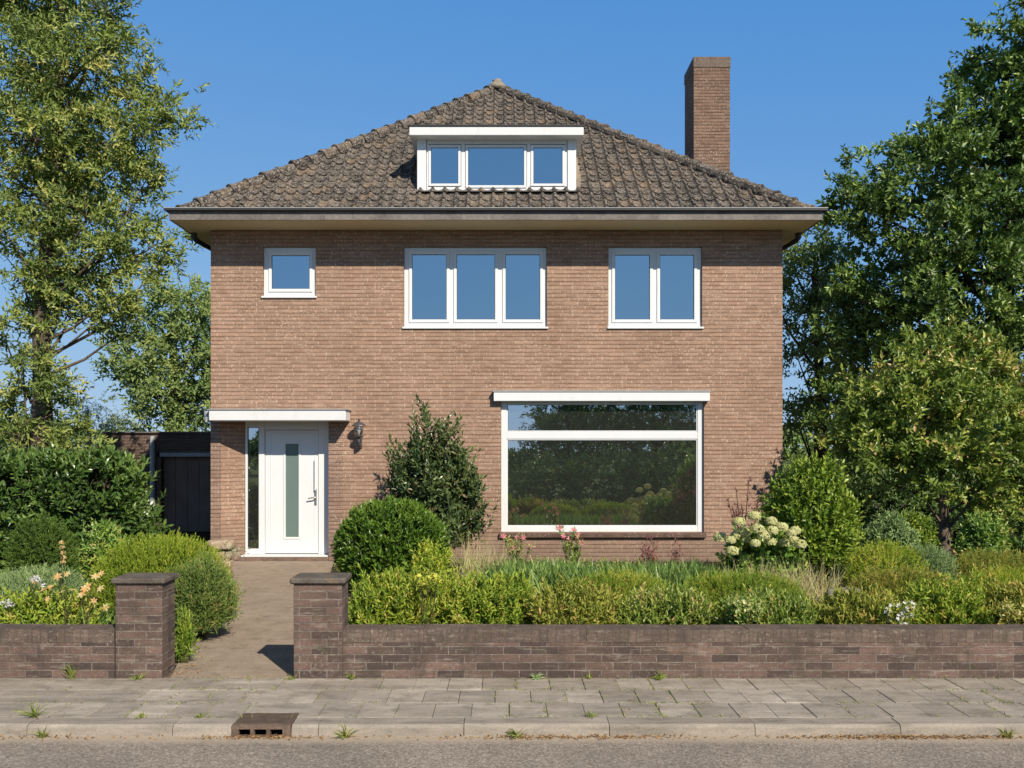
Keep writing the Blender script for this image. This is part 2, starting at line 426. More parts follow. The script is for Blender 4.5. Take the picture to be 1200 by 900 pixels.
# ---- front door set, recessed
DD = D0 + .2
dx0, dx1, dz0, dz1 = X(283, D0), X(385, D0), .085, Z(490, D0)
ft = MB()
ft.box(dx0 + .003, X(290, DD), DD, DD + .09, dz0, dz1 - .004)
ft.box(X(303, DD), X(310, DD), DD, DD + .09, dz0, dz1 - .004)
ft.box(X(373, DD), dx1 - .003, DD, DD + .09, dz0, dz1 - .004)
ft.box(X(290, DD), X(303, DD), DD, DD + .09, dz0, Z(643, DD)); ft.box(X(290, DD), X(303, DD), DD, DD + .09, Z(501, DD), dz1 - .004)
ft.box(X(310, DD), X(373, DD), DD, DD + .09, Z(503.5, DD), dz1 - .004)
dfo = ft.build('door_frame', M['white'], house, bevel=.006)
gk = MB(); gk.frame(X(290, DD), X(303, DD), Z(643, DD), Z(501, DD), .008, DD + .02, DD + .05); gk.build('gasket', M['rubber'], dfo)
pane(X(290, DD) + .006, X(303, DD) - .006, Z(643, DD) + .006, Z(501, DD) - .006, DD + .035, dfo, M['big_glass'], 'side_light')
dl = MB(); lx0, lx1, lz0, lz1 = X(310.6, DD), X(372.4, DD), dz0 + .012, Z(504.2, DD)
gx0, gx1, gz0, gz1 = X(334.3, DD), X(349.6, DD), Z(629.5, DD), Z(520, DD)
ld = DD + .022
dl.box(lx0, gx0, ld, ld + .06, lz0, lz1); dl.box(gx1, lx1, ld, ld + .06, lz0, lz1)
dl.box(gx0, gx1, ld, ld + .06, lz0, gz0); dl.box(gx0, gx1, ld, ld + .06, gz1, lz1)
door = dl.build('front_door', M['white'], house)
mo = MB(); mo.frame(gx0 - .035, gx1 + .035, gz0 - .035, gz1 + .035, .035, ld - .012, ld - .002); mo.build('glass_moulding', M['white'], door, bevel=.004)
mo = MB(); mo.frame(X(317, DD), X(369, DD), Z(640, DD), Z(508, DD), .012, ld - .006, ld - .001); mo.build('door_moulding', M['white'], door, bevel=.002)
pane(gx0 + .001, gx1 - .001, gz0 + .001, gz1 - .001, ld + .012, door, M['frost'], 'frosted_pane')
hx = X(369.6, DD)
hd = MB(); hd.box(hx - .02, hx + .02, ld - .012, ld - .001, Z(592, DD), Z(573, DD)); 
hd.tube([(hx, ld - .01, Z(583, DD)), (hx, ld - .06, Z(583, DD)), (hx - .02, ld - .07, Z(583, DD)), (hx - .115, ld - .07, Z(584, DD))], [.012, .012, .012, .011], 8)
hd.build('door_handle', M['steel'], door)
hd = MB(); hd.tube([(hx, ld - .045, Z(574.5, DD)), (hx, ld - .045, Z(538, DD))], [.012, .012], 10)
for zz in (Z(572, DD), Z(541, DD)): hd.tube([(hx, ld - .045, zz), (hx, ld, zz)], [.008, .008], 6)
hd.build('pull_bar', M['white'], door)
th = MB(); th.box(dx0 - .02, dx1 - .005, D0 + .02, DD + .1, .055, dz0 - .003); th.build('threshold', M['offwhite'], house, bevel=.005)
st = MB(); st.box(dx0 - .06, dx1 - .003, D0 - .02, D0 + .4, -.1, .052); st.build('door_step', M['step'], house)
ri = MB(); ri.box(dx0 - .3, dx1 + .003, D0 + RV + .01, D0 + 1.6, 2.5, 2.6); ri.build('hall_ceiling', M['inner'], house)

# ---- canopy above the door
CD = D0 - .45
cz0, cz1 = Z(493, CD), Z(480.5, CD)
cn = MB(); cn.box(X(244.5, CD), X(405, CD), CD, D0 - .022, cz0, cz1)
can = cn.build('canopy', M['offwhite'], house, bevel=.01)
cn = MB(); cn.box(X(243, CD), X(406.5, CD), CD - .018, D0 - .003, cz1 + .002, cz1 + .018); cn.build('canopy_edge', M['zinc'], can)
cn = MB(); cn.tube([(X(243, CD) - .05, CD + .16, cz1 - .01), (X(243, CD) - .05, CD + .16, cz0 - .02)], [.06, .045], 10); cn.build('rain_hopper', M['pvc'], can)

# ---- eaves: gutter box all round
gx0, gx1 = X(198, 14.3), X(964, 14.3)
gy0, gy1 = 14.3, YB + .55
gz0, gz1 = WZ, Z(247.5, 14.3)
fa = MB()
t = .03
fa.box(gx0, gx1, gy0, gy0 + t, gz0, gz1); fa.box(gx0, gx1, gy1 - t, gy1, gz0, gz1)
fa.box(gx0, gx0 + t, gy0 + t, gy1 - t, gz0, gz1); fa.box(gx1 - t, gx1, gy0 + t, gy1 - t, gz0, gz1)
eave = fa.build('fascia', M['fascia'], house)
so = MB()
so.box(gx0 + t, gx1 - t, gy0 + t, D0 - .003, gz0 + .004, gz0 + .02); so.box(gx0 + t, gx1 - t, YB + .003, gy1 - t, gz0 + .004, gz0 + .02)
so.box(gx0 + t, WX0 - .003, D0 - .003, YB + .003, gz0 + .004, gz0 + .02); so.box(WX1 + .003, gx1 - t, D0 - .003, YB + .003, gz0 + .004, gz0 + .02)
so.build('soffit', M['soffit'], house)
gu = MB(); o = .06; lz0, lz1 = gz1 + .002, Z(244.2, 14.25)
def ring(mb, x0, x1, y0, y1, w, z0, z1):
    mb.box(x0, x1, y0, y0 + w, z0, z1); mb.box(x0, x1, y1 - w, y1, z0, z1)
    mb.box(x0, x0 + w, y0 + w, y1 - w, z0, z1); mb.box(x1 - w, x1, y0 + w, y1 - w, z0, z1)
ring(gu, gx0 - o, gx1 + o, gy0 - o, gy1 + o, .10, lz0, lz1)
guo = gu.build('gutter', M['gutter'], house)
gu = MB(); ring(gu, gx0 - o - .006, gx1 + o + .006, gy0 - o - .006, gy1 + o + .006, .05, lz1 + .002, lz1 + .014); gu.build('gutter_rim', M['zinc'], guo)
gu = MB(); gu.box(gx0 + .05, gx1 - .05, gy0 + .05, gy1 - .05, gz1 - .06, gz1 - .03); gu.build('gutter_bed', M['gutter'], guo)
for sx_ in (-1, 1):
    bx = (gx0 + .09) if sx_ < 0 else (gx1 - .09)
    b_ = MB(); b_.tube([(bx, 15.2, gz0 + .002), (bx, 15.2, gz0 - .07), (bx, 15.32, gz0 - .1), ((WX0 if sx_ < 0 else WX1) + sx_ * .07, 16.5, gz0 - .2), ((WX0 if sx_ < 0 else WX1) + sx_ * .07, 16.6, gz0 - .5), ((WX0 if sx_ < 0 else WX1) + sx_ * .07, 16.6, .02)], [.05, .05, .04, .04, .04, .04], 10)
    b_.build('downpipe', M['gutter'], house)

# ---- pantile roof
RX = 5.10; RYF, RYB = 14.58, YB + .38
RZ = lz0 + .02
PITCH = math.radians(38.3); TP = math.tan(PITCH); CP = math.cos(PITCH); SP = math.sin(PITCH)
PK = RX * TP + RZ
rxc = XC - .02
def roof_z(D): return RZ + (D - RYF) * TP
ridge0, ridge1 = RYF + RX, RYB - RX
base = MB(); e = .06
A = [(rxc - RX, RYF, RZ - e), (rxc + RX, RYF, RZ - e), (rxc + RX, RYB, RZ - e), (rxc - RX, RYB, RZ - e), (rxc, ridge0, PK - e), (rxc, ridge1, PK - e)]
base.add(A, [(0, 1, 4), (1, 2, 5, 4), (2, 3, 5), (3, 0, 4, 5)])
roof = base.build('roof', M['gutter'], house)

DORM = dict(x0=X(489, 15.35), x1=X(675, 15.35), y=15.35)
def slope(O, U, Sd, N, half, ridge_half, skip=None):
    O, U, Sd, N = map(np.array, (O, U, Sd, N))
    pw, rl, tl = .206, .268, .318
    L = RX / CP
    V = []; R = []; Fc = []; nv = 0
    na = 9
    tt = np.linspace(0, 1, na)
    prof = np.where(tt < .62, -.014 * np.sin(PI * tt / .62), (.042) * np.sin(PI * np.clip((tt - .62) / .38, 0, 1)))
    rows = int(L / rl) + 1; cols = int(half / pw) + 2
    for j in range(rows):
        for i in range(-cols, cols):
            u0 = (i + .0) * pw; s0 = j * rl
            hs = half - (half - ridge_half) * (s0 + .1) / L
            if u0 + pw < -hs or u0 > hs: continue
            r = random.random(); jn = random.uniform(-.004, .006); jr = random.uniform(-.008, .008); js = random.uniform(-.008, .008)
            rowsV = []
            for k, (sv, dn) in enumerate(((0, -.022), (0, .034), (.5, .020), (1, .004))):
                ss = s0 + sv * tl + (js - .017 * np.sin(PI * np.clip(tt / .7, 0, 1)) if k < 2 else 0)
                ss = np.minimum(ss, L)
                hh = half - (half - ridge_half) * ss / L
                uu = np.clip(u0 + tt * pw, -hh, hh)
                nn = prof + dn + jn + jr * (tt - .5)
                rowsV.append(O + uu[:, None] * U + ss[:, None] * np.ones(3) * Sd + nn[:, None] * N if np.ndim(ss) else O + uu[:, None] * U + ss * Sd + nn[:, None] * N)
            P = np.concatenate(rowsV)
            if skip and skip(P.mean(0)): continue
            V.append(P); R.append(np.full(len(P), r))
            for k in range(3):
                for q in range(na - 1):
                    a_ = nv + k * na + q; Fc.append((a_, a_ + 1, a_ + na + 1, a_ + na))
            nv += len(P)
    return np.concatenate(V), np.array(Fc), np.concatenate(R)

def in_dormer(c): return DORM['x0'] + .02 < c[0] < DORM['x1'] - .02 and DORM['y'] + .08 < c[1] < 16.35
halfy = (RYB - RYF) / 2; yc = (RYB + RYF) / 2; rh = halfy - RX
VV = []; FF = []; RR = []; off = 0
for (O, U, Sd, N, hf, r_, sk) in (
    ((rxc, RYF, RZ), (1, 0, 0), (0, CP, SP), (0, -SP, CP), RX, 0.0, in_dormer),
    ((rxc, RYB, RZ), (-1, 0, 0), (0, -CP, SP), (0, SP, CP), RX, 0.0, None),
    ((rxc - RX, yc, RZ), (0, -1, 0), (CP, 0, SP), (-SP, 0, CP), halfy, rh, None),
    ((rxc + RX, yc, RZ), (0, 1, 0), (-CP, 0, SP), (SP, 0, CP), halfy, rh, None)):
    v, f, r = slope(O, U, Sd, N, hf, r_, sk)
    VV.append(v); FF.append(f + off); RR.append(r); off += len(v)
npmesh('pantiles', np.concatenate(VV), [np.concatenate(FF)], np.concatenate(RR), M['tile'], roof)

def hip(p0, p1, n):
    p0, p1 = Vector(p0), Vector(p1); d = p1 - p0; m = MB()
    for k in range(n):
        a_ = p0 + d * (k / n); b_ = p0 + d * ((k + 1.06) / n)
        w = Vector((random.uniform(-.008, .008), random.uniform(-.008, .008), random.uniform(-.008, .012)))
        q = [a_ + w, a_ + (b_ - a_) * .02 + w, a_ + (b_ - a_) * .14 + w, a_ + (b_ - a_) * .17 + w, b_ + w]
        m.tube(q, [.106, .128, .126, .104, .094], 10)
    return m.build('hip_tiles', M['tile'], roof, smooth=False)
for (cx_, cy_, rx_, ry_) in ((rxc - RX, RYF, rxc, ridge0), (rxc + RX, RYF, rxc, ridge0), (rxc - RX, RYB, rxc, ridge1), (rxc + RX, RYB, rxc, ridge1)):
    hip((cx_, cy_, RZ + .03), (rx_, ry_, PK + .03), 24)
r_ = MB(); r_.tube([(rxc, ridge0 - .1, PK + .05), (rxc, ridge1 + .1, PK + .05)], [.12, .12], 10); r_.build('ridge_tile', M['tile'], roof)
fn = MB(); fn.lathe((rxc, ridge0 - .04, PK - .02), [(.2, 0), (.2, .07), (.15, .13), (.1, .155), (.11, .18), (.09, .21), (.04, .225)], 9)
for v in range(len(fn.v)):
    x, y, z = fn.v[v]; fn.v[v] = (x + random.uniform(-.018, .018), y + random.uniform(-.018, .018), z + random.uniform(-.014, .014))
fn.build('mortar_finial', m_stone('lichen_mortar', (.30, .26, .2), (.42, .38, .3), (.18, .15, .1), 12, .95, .8), roof, smooth=True)

# ---- dormer
dy = DORM['y']; ax, bx_ = DORM['x0'], DORM['x1']
dzb, dzt = Z(224, dy), Z(161, dy)
dm = MB(); dm.box(ax + .02, bx_ - .02, dy + .05, dy + 1.25, dzb - .02, dzt)
dorm = dm.build('dormer', M['offwhite'], house)
fy = 15.1
ds = MB(); ds.box(X(479.5, fy), X(684, fy), fy, 16.75, Z(158.5, fy), Z(148, fy)); ds.build('dormer_roof', M['offwhite'], dorm, bevel=.008)
ds = MB(); ds.box(X(478, fy), X(685.5, fy), fy - .02, 16.78, Z(148, fy) + .002, Z(146.4, fy)); ds.build('roof_edge', M['gutter'], dorm)
for (q0, q1) in ((489, 499.5), (665, 675)):
    cb = MB(); cb.box(X(q0, dy), X(q1, dy), dy - .03, dy + .06, dzb, Z(161.5, dy)); cb.build('corner_board', M['white'], dorm, bevel=.004)
fr = MB(); x0, x1, z0, z1 = X(500, dy), X(664.5, dy), dzb + .01, Z(163.5, dy)
top = Z(169, dy); bot = Z(219, dy)
fr.box(x0, x1, dy - .005, dy + .05, z0, bot); fr.box(x0, x1, dy - .005, dy + .05, top, z1)
ed = [500, 502, 540.5, 545, 617.5, 622, 662, 664.5]
for k in (0, 2, 4, 6): fr.box(X(ed[k], dy), X(ed[k + 1], dy), dy - .005, dy + .05, bot, top)
dfr = fr.build('window_frame', M['white'], dorm, bevel=.004)
for (q0, q1, r0, r1) in ((505, 537, 173.2, 215.5), (548.5, 614, 173.2, 217.5), (625, 659, 173.2, 215.5)):
    s_ = MB(); x0, x1, z0, z1 = X(q0, dy), X(q1, dy), Z(r1, dy), Z(r0, dy); sw = .043
    s_.frame(x0 - sw, x1 + sw, z0 - sw, z1 + sw, sw, dy - .022, dy + .03); s_.build('sash', M['white'], dfr, bevel=.004)
    g_ = MB(); g_.frame(x0 - .001, x1 + .001, z0 - .001, z1 + .001, .007, dy - .004, dy + .012); g_.build('gasket', M['rubber'], dfr)
    pane(x0 + .002, x1 - .002, z0 + .002, z1 - .002, dy + .002, dfr)
fl = MB()  # stepped lead flashing beside the dormer's cheek
for k in range(7):
    ya = dy - .02 + k * .15; za = roof_z(ya) + .12
    fl.box(bx_ + .004, bx_ + .075 + .015 * (k % 2), ya, ya + .17, za - .12, za + .10)
fl.build('flashing', M['lead'], dorm)
fl = MB(); fl.add([(ax, dy - .035, dzb + .005), (bx_ + .1, dy - .035, dzb + .005), (bx_ + .1, dy - .2, roof_z(dy - .2) + .085), (ax, dy - .2, roof_z(dy - .2) + .085)], [(0, 3, 2, 1)])
fl.build('apron_flashing', M['fascia'], dorm)

# ---- chimney
ch = MB(); kx0, kx1 = X(813, 18.5), X(855.5, 18.5); ky0, ky1 = 18.5, 19.42
ch.box(kx0, kx1, ky0, ky1, 5.4, Z(79.5, 18.5))
cho = ch.build('chimney', M['chimney_brick'], house)
ch = MB(); ch.box(kx0 - .012, kx1 + .012, ky0 - .012, ky1 + .012, Z(79.5, 18.5) + .001, Z(66.5, 18.5)); ch.build('chimney_cap', M['chimney_cap'], cho, bevel=.01)
ch = MB(); ch.box(kx0 - .05, kx1 + .03, ky0 - .06, ky1 + .06, 6.0, 6.9); ch.build('flashing', M['lead'], cho)

# ---- wall lantern by the door
LX, LY = X(420.5, 14.84), 14.84
lt = thing('wall_lantern', 'small grey metal lantern with glass cylinder fixed on the brick beside the door canopy', 'wall lamp', (LX, D0, Z(524, 14.84)))
zt = Z(492, LY); zb = Z(511, LY)
m = MB(); m.box(LX - .03, LX + .03, D0 - .018, D0 - .001, Z(526, D0), Z(510, D0)); m.build('back_plate', M['lamp_metal'], lt, bevel=.006)
m = MB(); m.tube([(LX, D0 - .01, Z(521, D0)), (LX, D0 - .07, Z(523.5, D0)), (LX, LY + .01, Z(521, LY)), (LX, LY, zb + .01)], [.026, .03, .028, .022], 8); m.build('bracket_arm', M['lamp_metal'], lt, smooth=True)
m = MB(); m.lathe((LX, LY, zb - .01), [(.025, -.03), (.07, -.008), (.082, .012), (.076, .02)], 14); m.build('lamp_base', M['lamp_metal'], lt)
m = MB(); m.lathe((LX, LY, zb + .012), [(.07, 0), (.075, .09), (.078, .155)], 14); m.build('glass_shade', M['lamp_glass'], lt, smooth=True)
m = MB(); m.lathe((LX, LY, zb + .012), [(.014, 0), (.022, .04), (.034, .08), (.024, .115), (.008, .13)], 10); m.build('bulb', M['bulb'], lt, smooth=True)
m = MB(); m.lathe((LX, LY, zb + .168), [(.118, 0), (.115, .01), (.072, .045), (.042, .066), (.014, .074), (.018, .09), (.022, .104), (.008, .12)], 14); m.build('lamp_cap', M['lamp_metal'], lt)

# ------------------------------------------------------------------ flat roofed garage behind
GD = 20.0
gar = thing('garage', 'low flat roofed dark brown garage behind the laurel hedge, beside the house', 'garage', (X(185, GD), GD, 0))
gl = X(122, GD); gr = WX0 - .05
m = MB(); m.box(gl, X(184, GD), GD, GD + 5.5, -.1, Z(507.5, GD)); m.box(X(184, GD), gr, GD, GD + 5.5, Z(531, GD), Z(507.5, GD)); m.box(X(184, GD), gr, GD + .25, GD + .35, -.1, Z(531, GD))
m.build('brick_wall', M['garage_brick'], gar)
m = MB(); m.box(gl - .05, gr, GD - .05, GD + 5.55, Z(507.5, GD) + .002, Z(505.8, GD)); m.build('roof_edge', M['fascia'], gar)
m = MB(); m.box(X(188, GD), gr, GD - .04, GD - .004, Z(535, GD), Z(530.5, GD)); m.build('door_rail', M['zinc'], gar)
m = MB()
nb = 10; xa, xb = X(190, GD), gr - .02
for k in range(nb):
    w = (xb - xa) / nb; m.box(xa + k * w, xa + (k + 1) * w - .008, GD + .1, GD + .13, .0, Z(535, GD) - .004)
m.build('garage_door', M['garage_door'], gar)
m = MB(); m.box(X(184.5, GD), X(189, GD), GD - .03, GD + .2, -.05, Z(535.5, GD)); m.build('door_post', M['garage_post'], gar)
m = MB(); m.tube([(X(180, GD), GD - .07, Z(511, GD)), (X(180, GD), GD - .07, 0)], [.055, .055], 10); m.build('downpipe', M['pvc'], gar)

# ------------------------------------------------------------------ garden walls and gate pillars
WD = 7.39
def pillar(px0, px1, label, tint, dep=.29):
    x0, x1 = X(px0, WD), X(px1, WD)
    t = thing('gate_pillar', label, 'gate pillar', ((x0 + x1) / 2, WD + dep / 2, 0), 'brick pillars at the garden path')
    m = MB(); m.box(x0, x1, WD, WD + dep, -.1, .772); m.build('brick_shaft', M['wall_brick'], t, bevel=.004)
    m = MB(); m.box(x0 - .028, x1 + .028, WD - .03, WD + dep + .03, .774, .823); o = m.build('cap_stone', M['cap'], t, bevel=.012)
    return t
pillar(135, 190, 'brick gate pillar with plain grey cap stone, in front of the yellow green feathery shrub', 0)
pillar(344, 401, 'brick gate pillar with part tan cap stone, joined to the longer garden wall', 1)
def gwall(x0, x1, label):
    t = thing('garden_wall', label, 'garden wall', ((x0 + x1) / 2, WD + .1, 0))
    zt = Z(738, WD); y0 = WD + .012
    m = MB(); m.box(x0, x1, y0, y0 + .21, -.1, zt - .108); m.build('brick_courses', M['wall_brick'], t)
    m = MB(); n = int((x1 - x0) / .66)
    for k in range(n):
        a_ = x0 + (x1 - x0) * k / n; b_ = x0 + (x1 - x0) * (k + 1) / n; dz = random.uniform(-.004, .004)
        m.box(a_, b_ - .002, y0 - .004 + random.uniform(-.003, .003), y0 + .215, zt - .107, zt + dz)
    m.build('brick_coping', M['coping_brick'], t)
gwall(-14, X(133.3, WD) , 'short low dark brick wall ending at the gate pillar, orange and peach lilies above it')
gwall(X(401, WD) + .002, 14, 'long low dark brick wall under the lime green front hedge')
# ------------------------------------------------------------------ ground
def m_asphalt():
    t = NT('worn_asphalt'); p = t.geo()
    a = t.noise(p, 70, 3, .75); b = t.noise(p, 30, 3, .6); c = t.noise(p, 1.2, 5)
    v = t.n('TexVoronoi'); t.l(p, v.inputs['Vector']); v.inputs['Scale'].default_value = 95
    col = t.ramp(a, [(.3, (.145, .125, .108)), (.5, (.255, .215, .18)), (.66, (.45, .395, .345))])
    col = t.mix(.5, col, t.ramp(b, [(.3, .6), (.7, 1.25)]), 'MULTIPLY')
    col = t.mix(1.0, col, t.ramp(c, [(.3, .8), (.7, 1.12)]), 'MULTIPLY')
    col = t.mix(t.ramp(v.outputs['Distance'], [(.12, .7), (.28, 0.0)]), col, (.36, .33, .29))
    # sandy dust along the kerb
    sp = t.n('SeparateXYZ'); t.l(p, sp.inputs[0])
    d = t.math('ADD', sp.outputs[1], t.math('MULTIPLY', t.noise(p, 5, 5), .12))
    col = t.mix(t.ramp(t.math('SUBTRACT', d, 5.6), [(.44, 0.0), (.56, .85)]), col, (.42, .345, .265))
    return t.done(t.pbsdf(col, .95, .15, t.bump(t.math('ADD', a, b), .6, .006)))

def m_soil(name, c1, c2, sc=4):
    t = NT(name); p = t.geo()
    col = t.ramp(t.noise(p, sc, 6, .7), [(.35, c1), (.65, c2)])
    return t.done(t.pbsdf(col, 1, .05, t.bump(t.noise(p, sc * 6, 5), .8, .02)))

def sheet(name, x0, x1, y0, y1, z, mat):
    m = MB(); m.quad((x0, y0, z), (x1, y0, z), (x1, y1, z), (x0, y1, z)); return m.build(name, mat, None, 'structure')
sheet('ground', -700, 700, -300, 900, -.104, m_soil('rough_grass', (.05, .075, .022), (.085, .10, .035), 1.5))
KY0, KY1 = 6.17, 6.33
sheet('road', -60, 60, .4, KY0 + .02, -.08, m_asphalt())
sheet('garden_soil', -14, 14, WD + .25, 30, -.012, m_soil('garden_soil', (.03, .022, .015), (.07, .055, .038)))

# pavement: individual slabs on sand
PY0, PY1 = KY1 + .006, WD + .006
t_ = NT('pavement_slab'); p_ = t_.geo()
c_ = t_.ramp(t_.attr('rnd'), [(0, (.315, .275, .235)), (.4, (.35, .308, .263)), (.75, (.385, .34, .29)), (1, (.425, .375, .322))])
n1 = t_.noise(t_.scale(p_, (.8, 3.2, 1)), 2.2, 6, .65); n2 = t_.noise(p_, 70, 4, .7); n3 = t_.noise(p_, .8, 4)
c_ = t_.mix(1.0, c_, t_.ramp(n1, [(.3, .6), (.45, .92), (.55, 1.0), (.68, 1.35)]), 'MULTIPLY')
c_ = t_.mix(.8, c_, t_.ramp(n2, [(.3, .72), (.7, 1.2)]), 'MULTIPLY')
c_ = t_.mix(t_.ramp(n3, [(.5, 0.0), (.72, .35)]), c_, (.19, .165, .125))
c_ = t_.mix(t_.ramp(t_.noise(p_, 6, 5, .7), [(.55, 0.0), (.68, .55)]), c_, (.165, .15, .105))
c_ = t_.mix(t_.ramp(t_.noise(t_.scale(p_, (1, 4, 1)), 5.0, 5, .75), [(.6, 0.0), (.68, .6)]), c_, (.52, .47, .41))
c_ = t_.mix(t_.ramp(t_.noise(t_.scale(p_, (1, 1.6, 1)), 3.3, 6, .7), [(.5, 0.0), (.66, .55)]), c_, (.15, .13, .105))
M['slab'] = t_.done(t_.pbsdf(c_, .95, .15, t_.bump(t_.math('ADD', n2, n1), .35, .006)))
t_ = NT('kerb_concrete'); p_ = t_.geo()
n1 = t_.noise(t_.scale(p_, (1.2, 5, 5)), 2.0, 6, .65); n2 = t_.noise(p_, 80, 4, .7)
c_ = t_.ramp(t_.attr('rnd'), [(0, (.285, .25, .21)), (1, (.34, .30, .255))])
c_ = t_.mix(1.0, c_, t_.ramp(n1, [(.3, .55), (.45, .88), (.6, 1.05), (.7, 1.25)]), 'MULTIPLY'); c_ = t_.mix(.8, c_, t_.ramp(n2, [(.3, .75), (.7, 1.2)]), 'MULTIPLY')
M['kerb'] = t_.done(t_.pbsdf(c_, .95, .15, t_.bump(n2, .4, .005)))
sheet('pavement_bed', -30, 30, KY1, WD + .2, -.011, m_soil('joint_sand', (.12, .105, .065), (.25, .21, .155), 9))
pv = MB(); rows = 3; rh_ = (PY1 - PY0) / rows
GX0, GX1 = X(274, 6.2), X(342, 6.2)
for j in range(rows):
    x = -14 + (.135 if j % 2 else 0) + j * .03
    while x < 14:
        w = .27; y0, y1 = PY0 + j * rh_, PY0 + (j + 1) * rh_
        g = .002; dz = [random.uniform(-.003, .002) for _ in range(4)]; r = random.random()
        jx = random.uniform(-.002, .002)
        x0, x1 = x + g + jx, x + w - g + jx; y0 += g; y1 -= g
        if j == 0 and x1 > GX0 and x0 < GX1:
            for a_, b_ in ((x0, GX0 - .003), (GX1 + .003, x1)):
                if b_ - a_ > .02: pv.box(a_, b_, y0, y1, -.03, -.001)
            x += w; continue
        b = .003
        v = [(x0, y0, -.03), (x1, y0, -.03), (x1, y1, -.03), (x0, y1, -.03),
             (x0, y0, dz[0] - b), (x1, y0, dz[1] - b), (x1, y1, dz[2] - b), (x0, y1, dz[3] - b),
             (x0 + b, y0 + b, dz[0]), (x1 - b, y0 + b, dz[1]), (x1 - b, y1 - b, dz[2]), (x0 + b, y1 - b, dz[3])]
        f = [(8, 9, 10, 11)] + [(a, (a + 1) % 4, 4 + (a + 1) % 4, 4 + a) for a in range(4)] + [(4 + a, 4 + (a + 1) % 4, 8 + (a + 1) % 4, 8 + a) for a in range(4)]
        pv.add(v, f, r); x += w
# fill behind the gully
pv.box(GX0 - .0, GX1 + .0, PY0 + .11, PY0 + rh_ - .004, -.03, -.002)
pv.build('pavement', M['slab'], None, 'structure')

kb = MB(); x = -14.2
while x < 14:
    x1 = x + .995
    segs = [(x, x1)]
    if x < GX1 and x1 > GX0:
        segs = [(a, b) for a, b in ((x, GX0 - .004), (GX1 + .004, x1)) if b - a > .03]
    for a, b in segs:
        dz = random.uniform(-.003, .003)
        v = []
        for xx in (a + .002, b - .003):
            v += [(xx, KY0 - .012, -.12), (xx, KY0, -.022 + dz), (xx, KY0 + .02, -.003 + dz), (xx, KY1, 0.0 + dz), (xx, KY1, -.12)]
        kb.add(v, [(0, 5, 6, 1), (1, 6, 7, 2), (2, 7, 8, 3), (3, 8, 9, 4), (0, 1, 2, 3, 4), (9, 8, 7, 6, 5)])
    x = x1
kb.build('kerb', M['kerb'], None, 'structure')

# street gully set in the kerb
gt = thing('street_gully', 'rusty brown cast iron kerb gully with three dark openings', 'drain', ((GX0 + GX1) / 2, KY0, -.08))
M['iron'] = m_stone('rusty_cast_iron', (.11, .08, .063), (.18, .13, .10), (.24, .15, .09), 14, .85, .7)
m = MB(); gx = [GX0, GX0 + .045, GX0 + .125, GX0 + .15, GX0 + .235, GX0 + .26, GX0 + .345, GX1]
z0, z1, zc = -.076, -.030, -.002
for k in range(0, 7, 2): m.box(gx[k], gx[k + 1], KY0 - .015, KY0 + .02, z0, z1)
m.box(GX0, GX1, KY0 - .015, KY0 + .02, z1, zc); m.box(GX0, GX1, KY0 - .015, KY0 + .02, -.12, z0)
m.build('gully_frame', M['iron'], gt)
m = MB(); m.box(GX0 + .002, GX1 - .002, KY0 + .021, PY0 + .108, -.014, -.003); m.build('gully_lid', M['iron'], gt, bevel=.003)
m = MB(); m.box(GX0 + .004, GX1 - .004, KY0 + .12, PY0 + .1, -.3, -.013); m.build('gully_pit', M['rubber'], gt)

# garden path, slanting towards the door
t_ = NT('path_paving'); uv_ = t_.geo()
b_ = t_.n('TexBrick'); t_.l(uv_, b_.inputs['Vector'])
for k, v in (('Scale', 1.0), ('Mortar Size', .004), ('Mortar Smooth', .5), ('Brick Width', .2), ('Row Height', .1)): b_.inputs[k].default_value = v
b_.inputs['Color1'].default_value = (.30, .235, .18, 1); b_.inputs['Color2'].default_value = (.37, .295, .23, 1); b_.inputs['Mortar'].default_value = (.24, .19, .14, 1)
c_ = t_.mix(.5, b_.outputs[0], (.345, .275, .213))
c_ = t_.mix(1.0, c_, t_.ramp(t_.noise(uv_, 2.6, 6, .7), [(.3, .82), (.7, 1.1)]), 'MULTIPLY')
c_ = t_.mix(.7, c_, t_.ramp(t_.noise(uv_, 60, 4, .7), [(.3, .7), (.7, 1.2)]), 'MULTIPLY')
c_ = t_.mix(t_.ramp(t_.noise(uv_, 5, 5, .7), [(.54, 0.0), (.68, .5)]), c_, (.12, .095, .065))
m = MB(); n = 12
L0, L1, R0, R1 = X(200, WD + .02), X(268, D0), X(346, WD + .02), X(392, D0)
for k in range(n):
    a, b = k / n, (k + 1) / n; ya = WD + .012 + (D0 - .03 - WD - .012) * a; yb = WD + .012 + (D0 - .03 - WD - .012) * b
    m.quad((L0 + (L1 - L0) * a, ya, -.004), (R0 + (R1 - R0) * a, ya, -.004), (R0 + (R1 - R0) * b, yb, -.004), (L0 + (L1 - L0) * b, yb, -.004))
m.build('garden_path', t_.done(t_.pbsdf(c_, .95, .15, t_.bump(t_.noise(uv_, 70, 4), .4, .006))), None, 'structure')

# ------------------------------------------------------------------ plants
rng = np.random.default_rng(11)
def unit(v): return v / np.maximum(np.linalg.norm(v, axis=-1, keepdims=True), 1e-9)
def rdir(n): return unit(rng.normal(size=(n, 3)))
def bumpy(d, seed, f=3.0):
    r = np.random.default_rng(seed); s = 0
    for k in range(7):
        w = r.normal(size=3) * f * (1 + k * .35); s = s + np.sin(d @ w + r.uniform(0, 6.28)) / (1 + k * .35)
    return s / 2.6

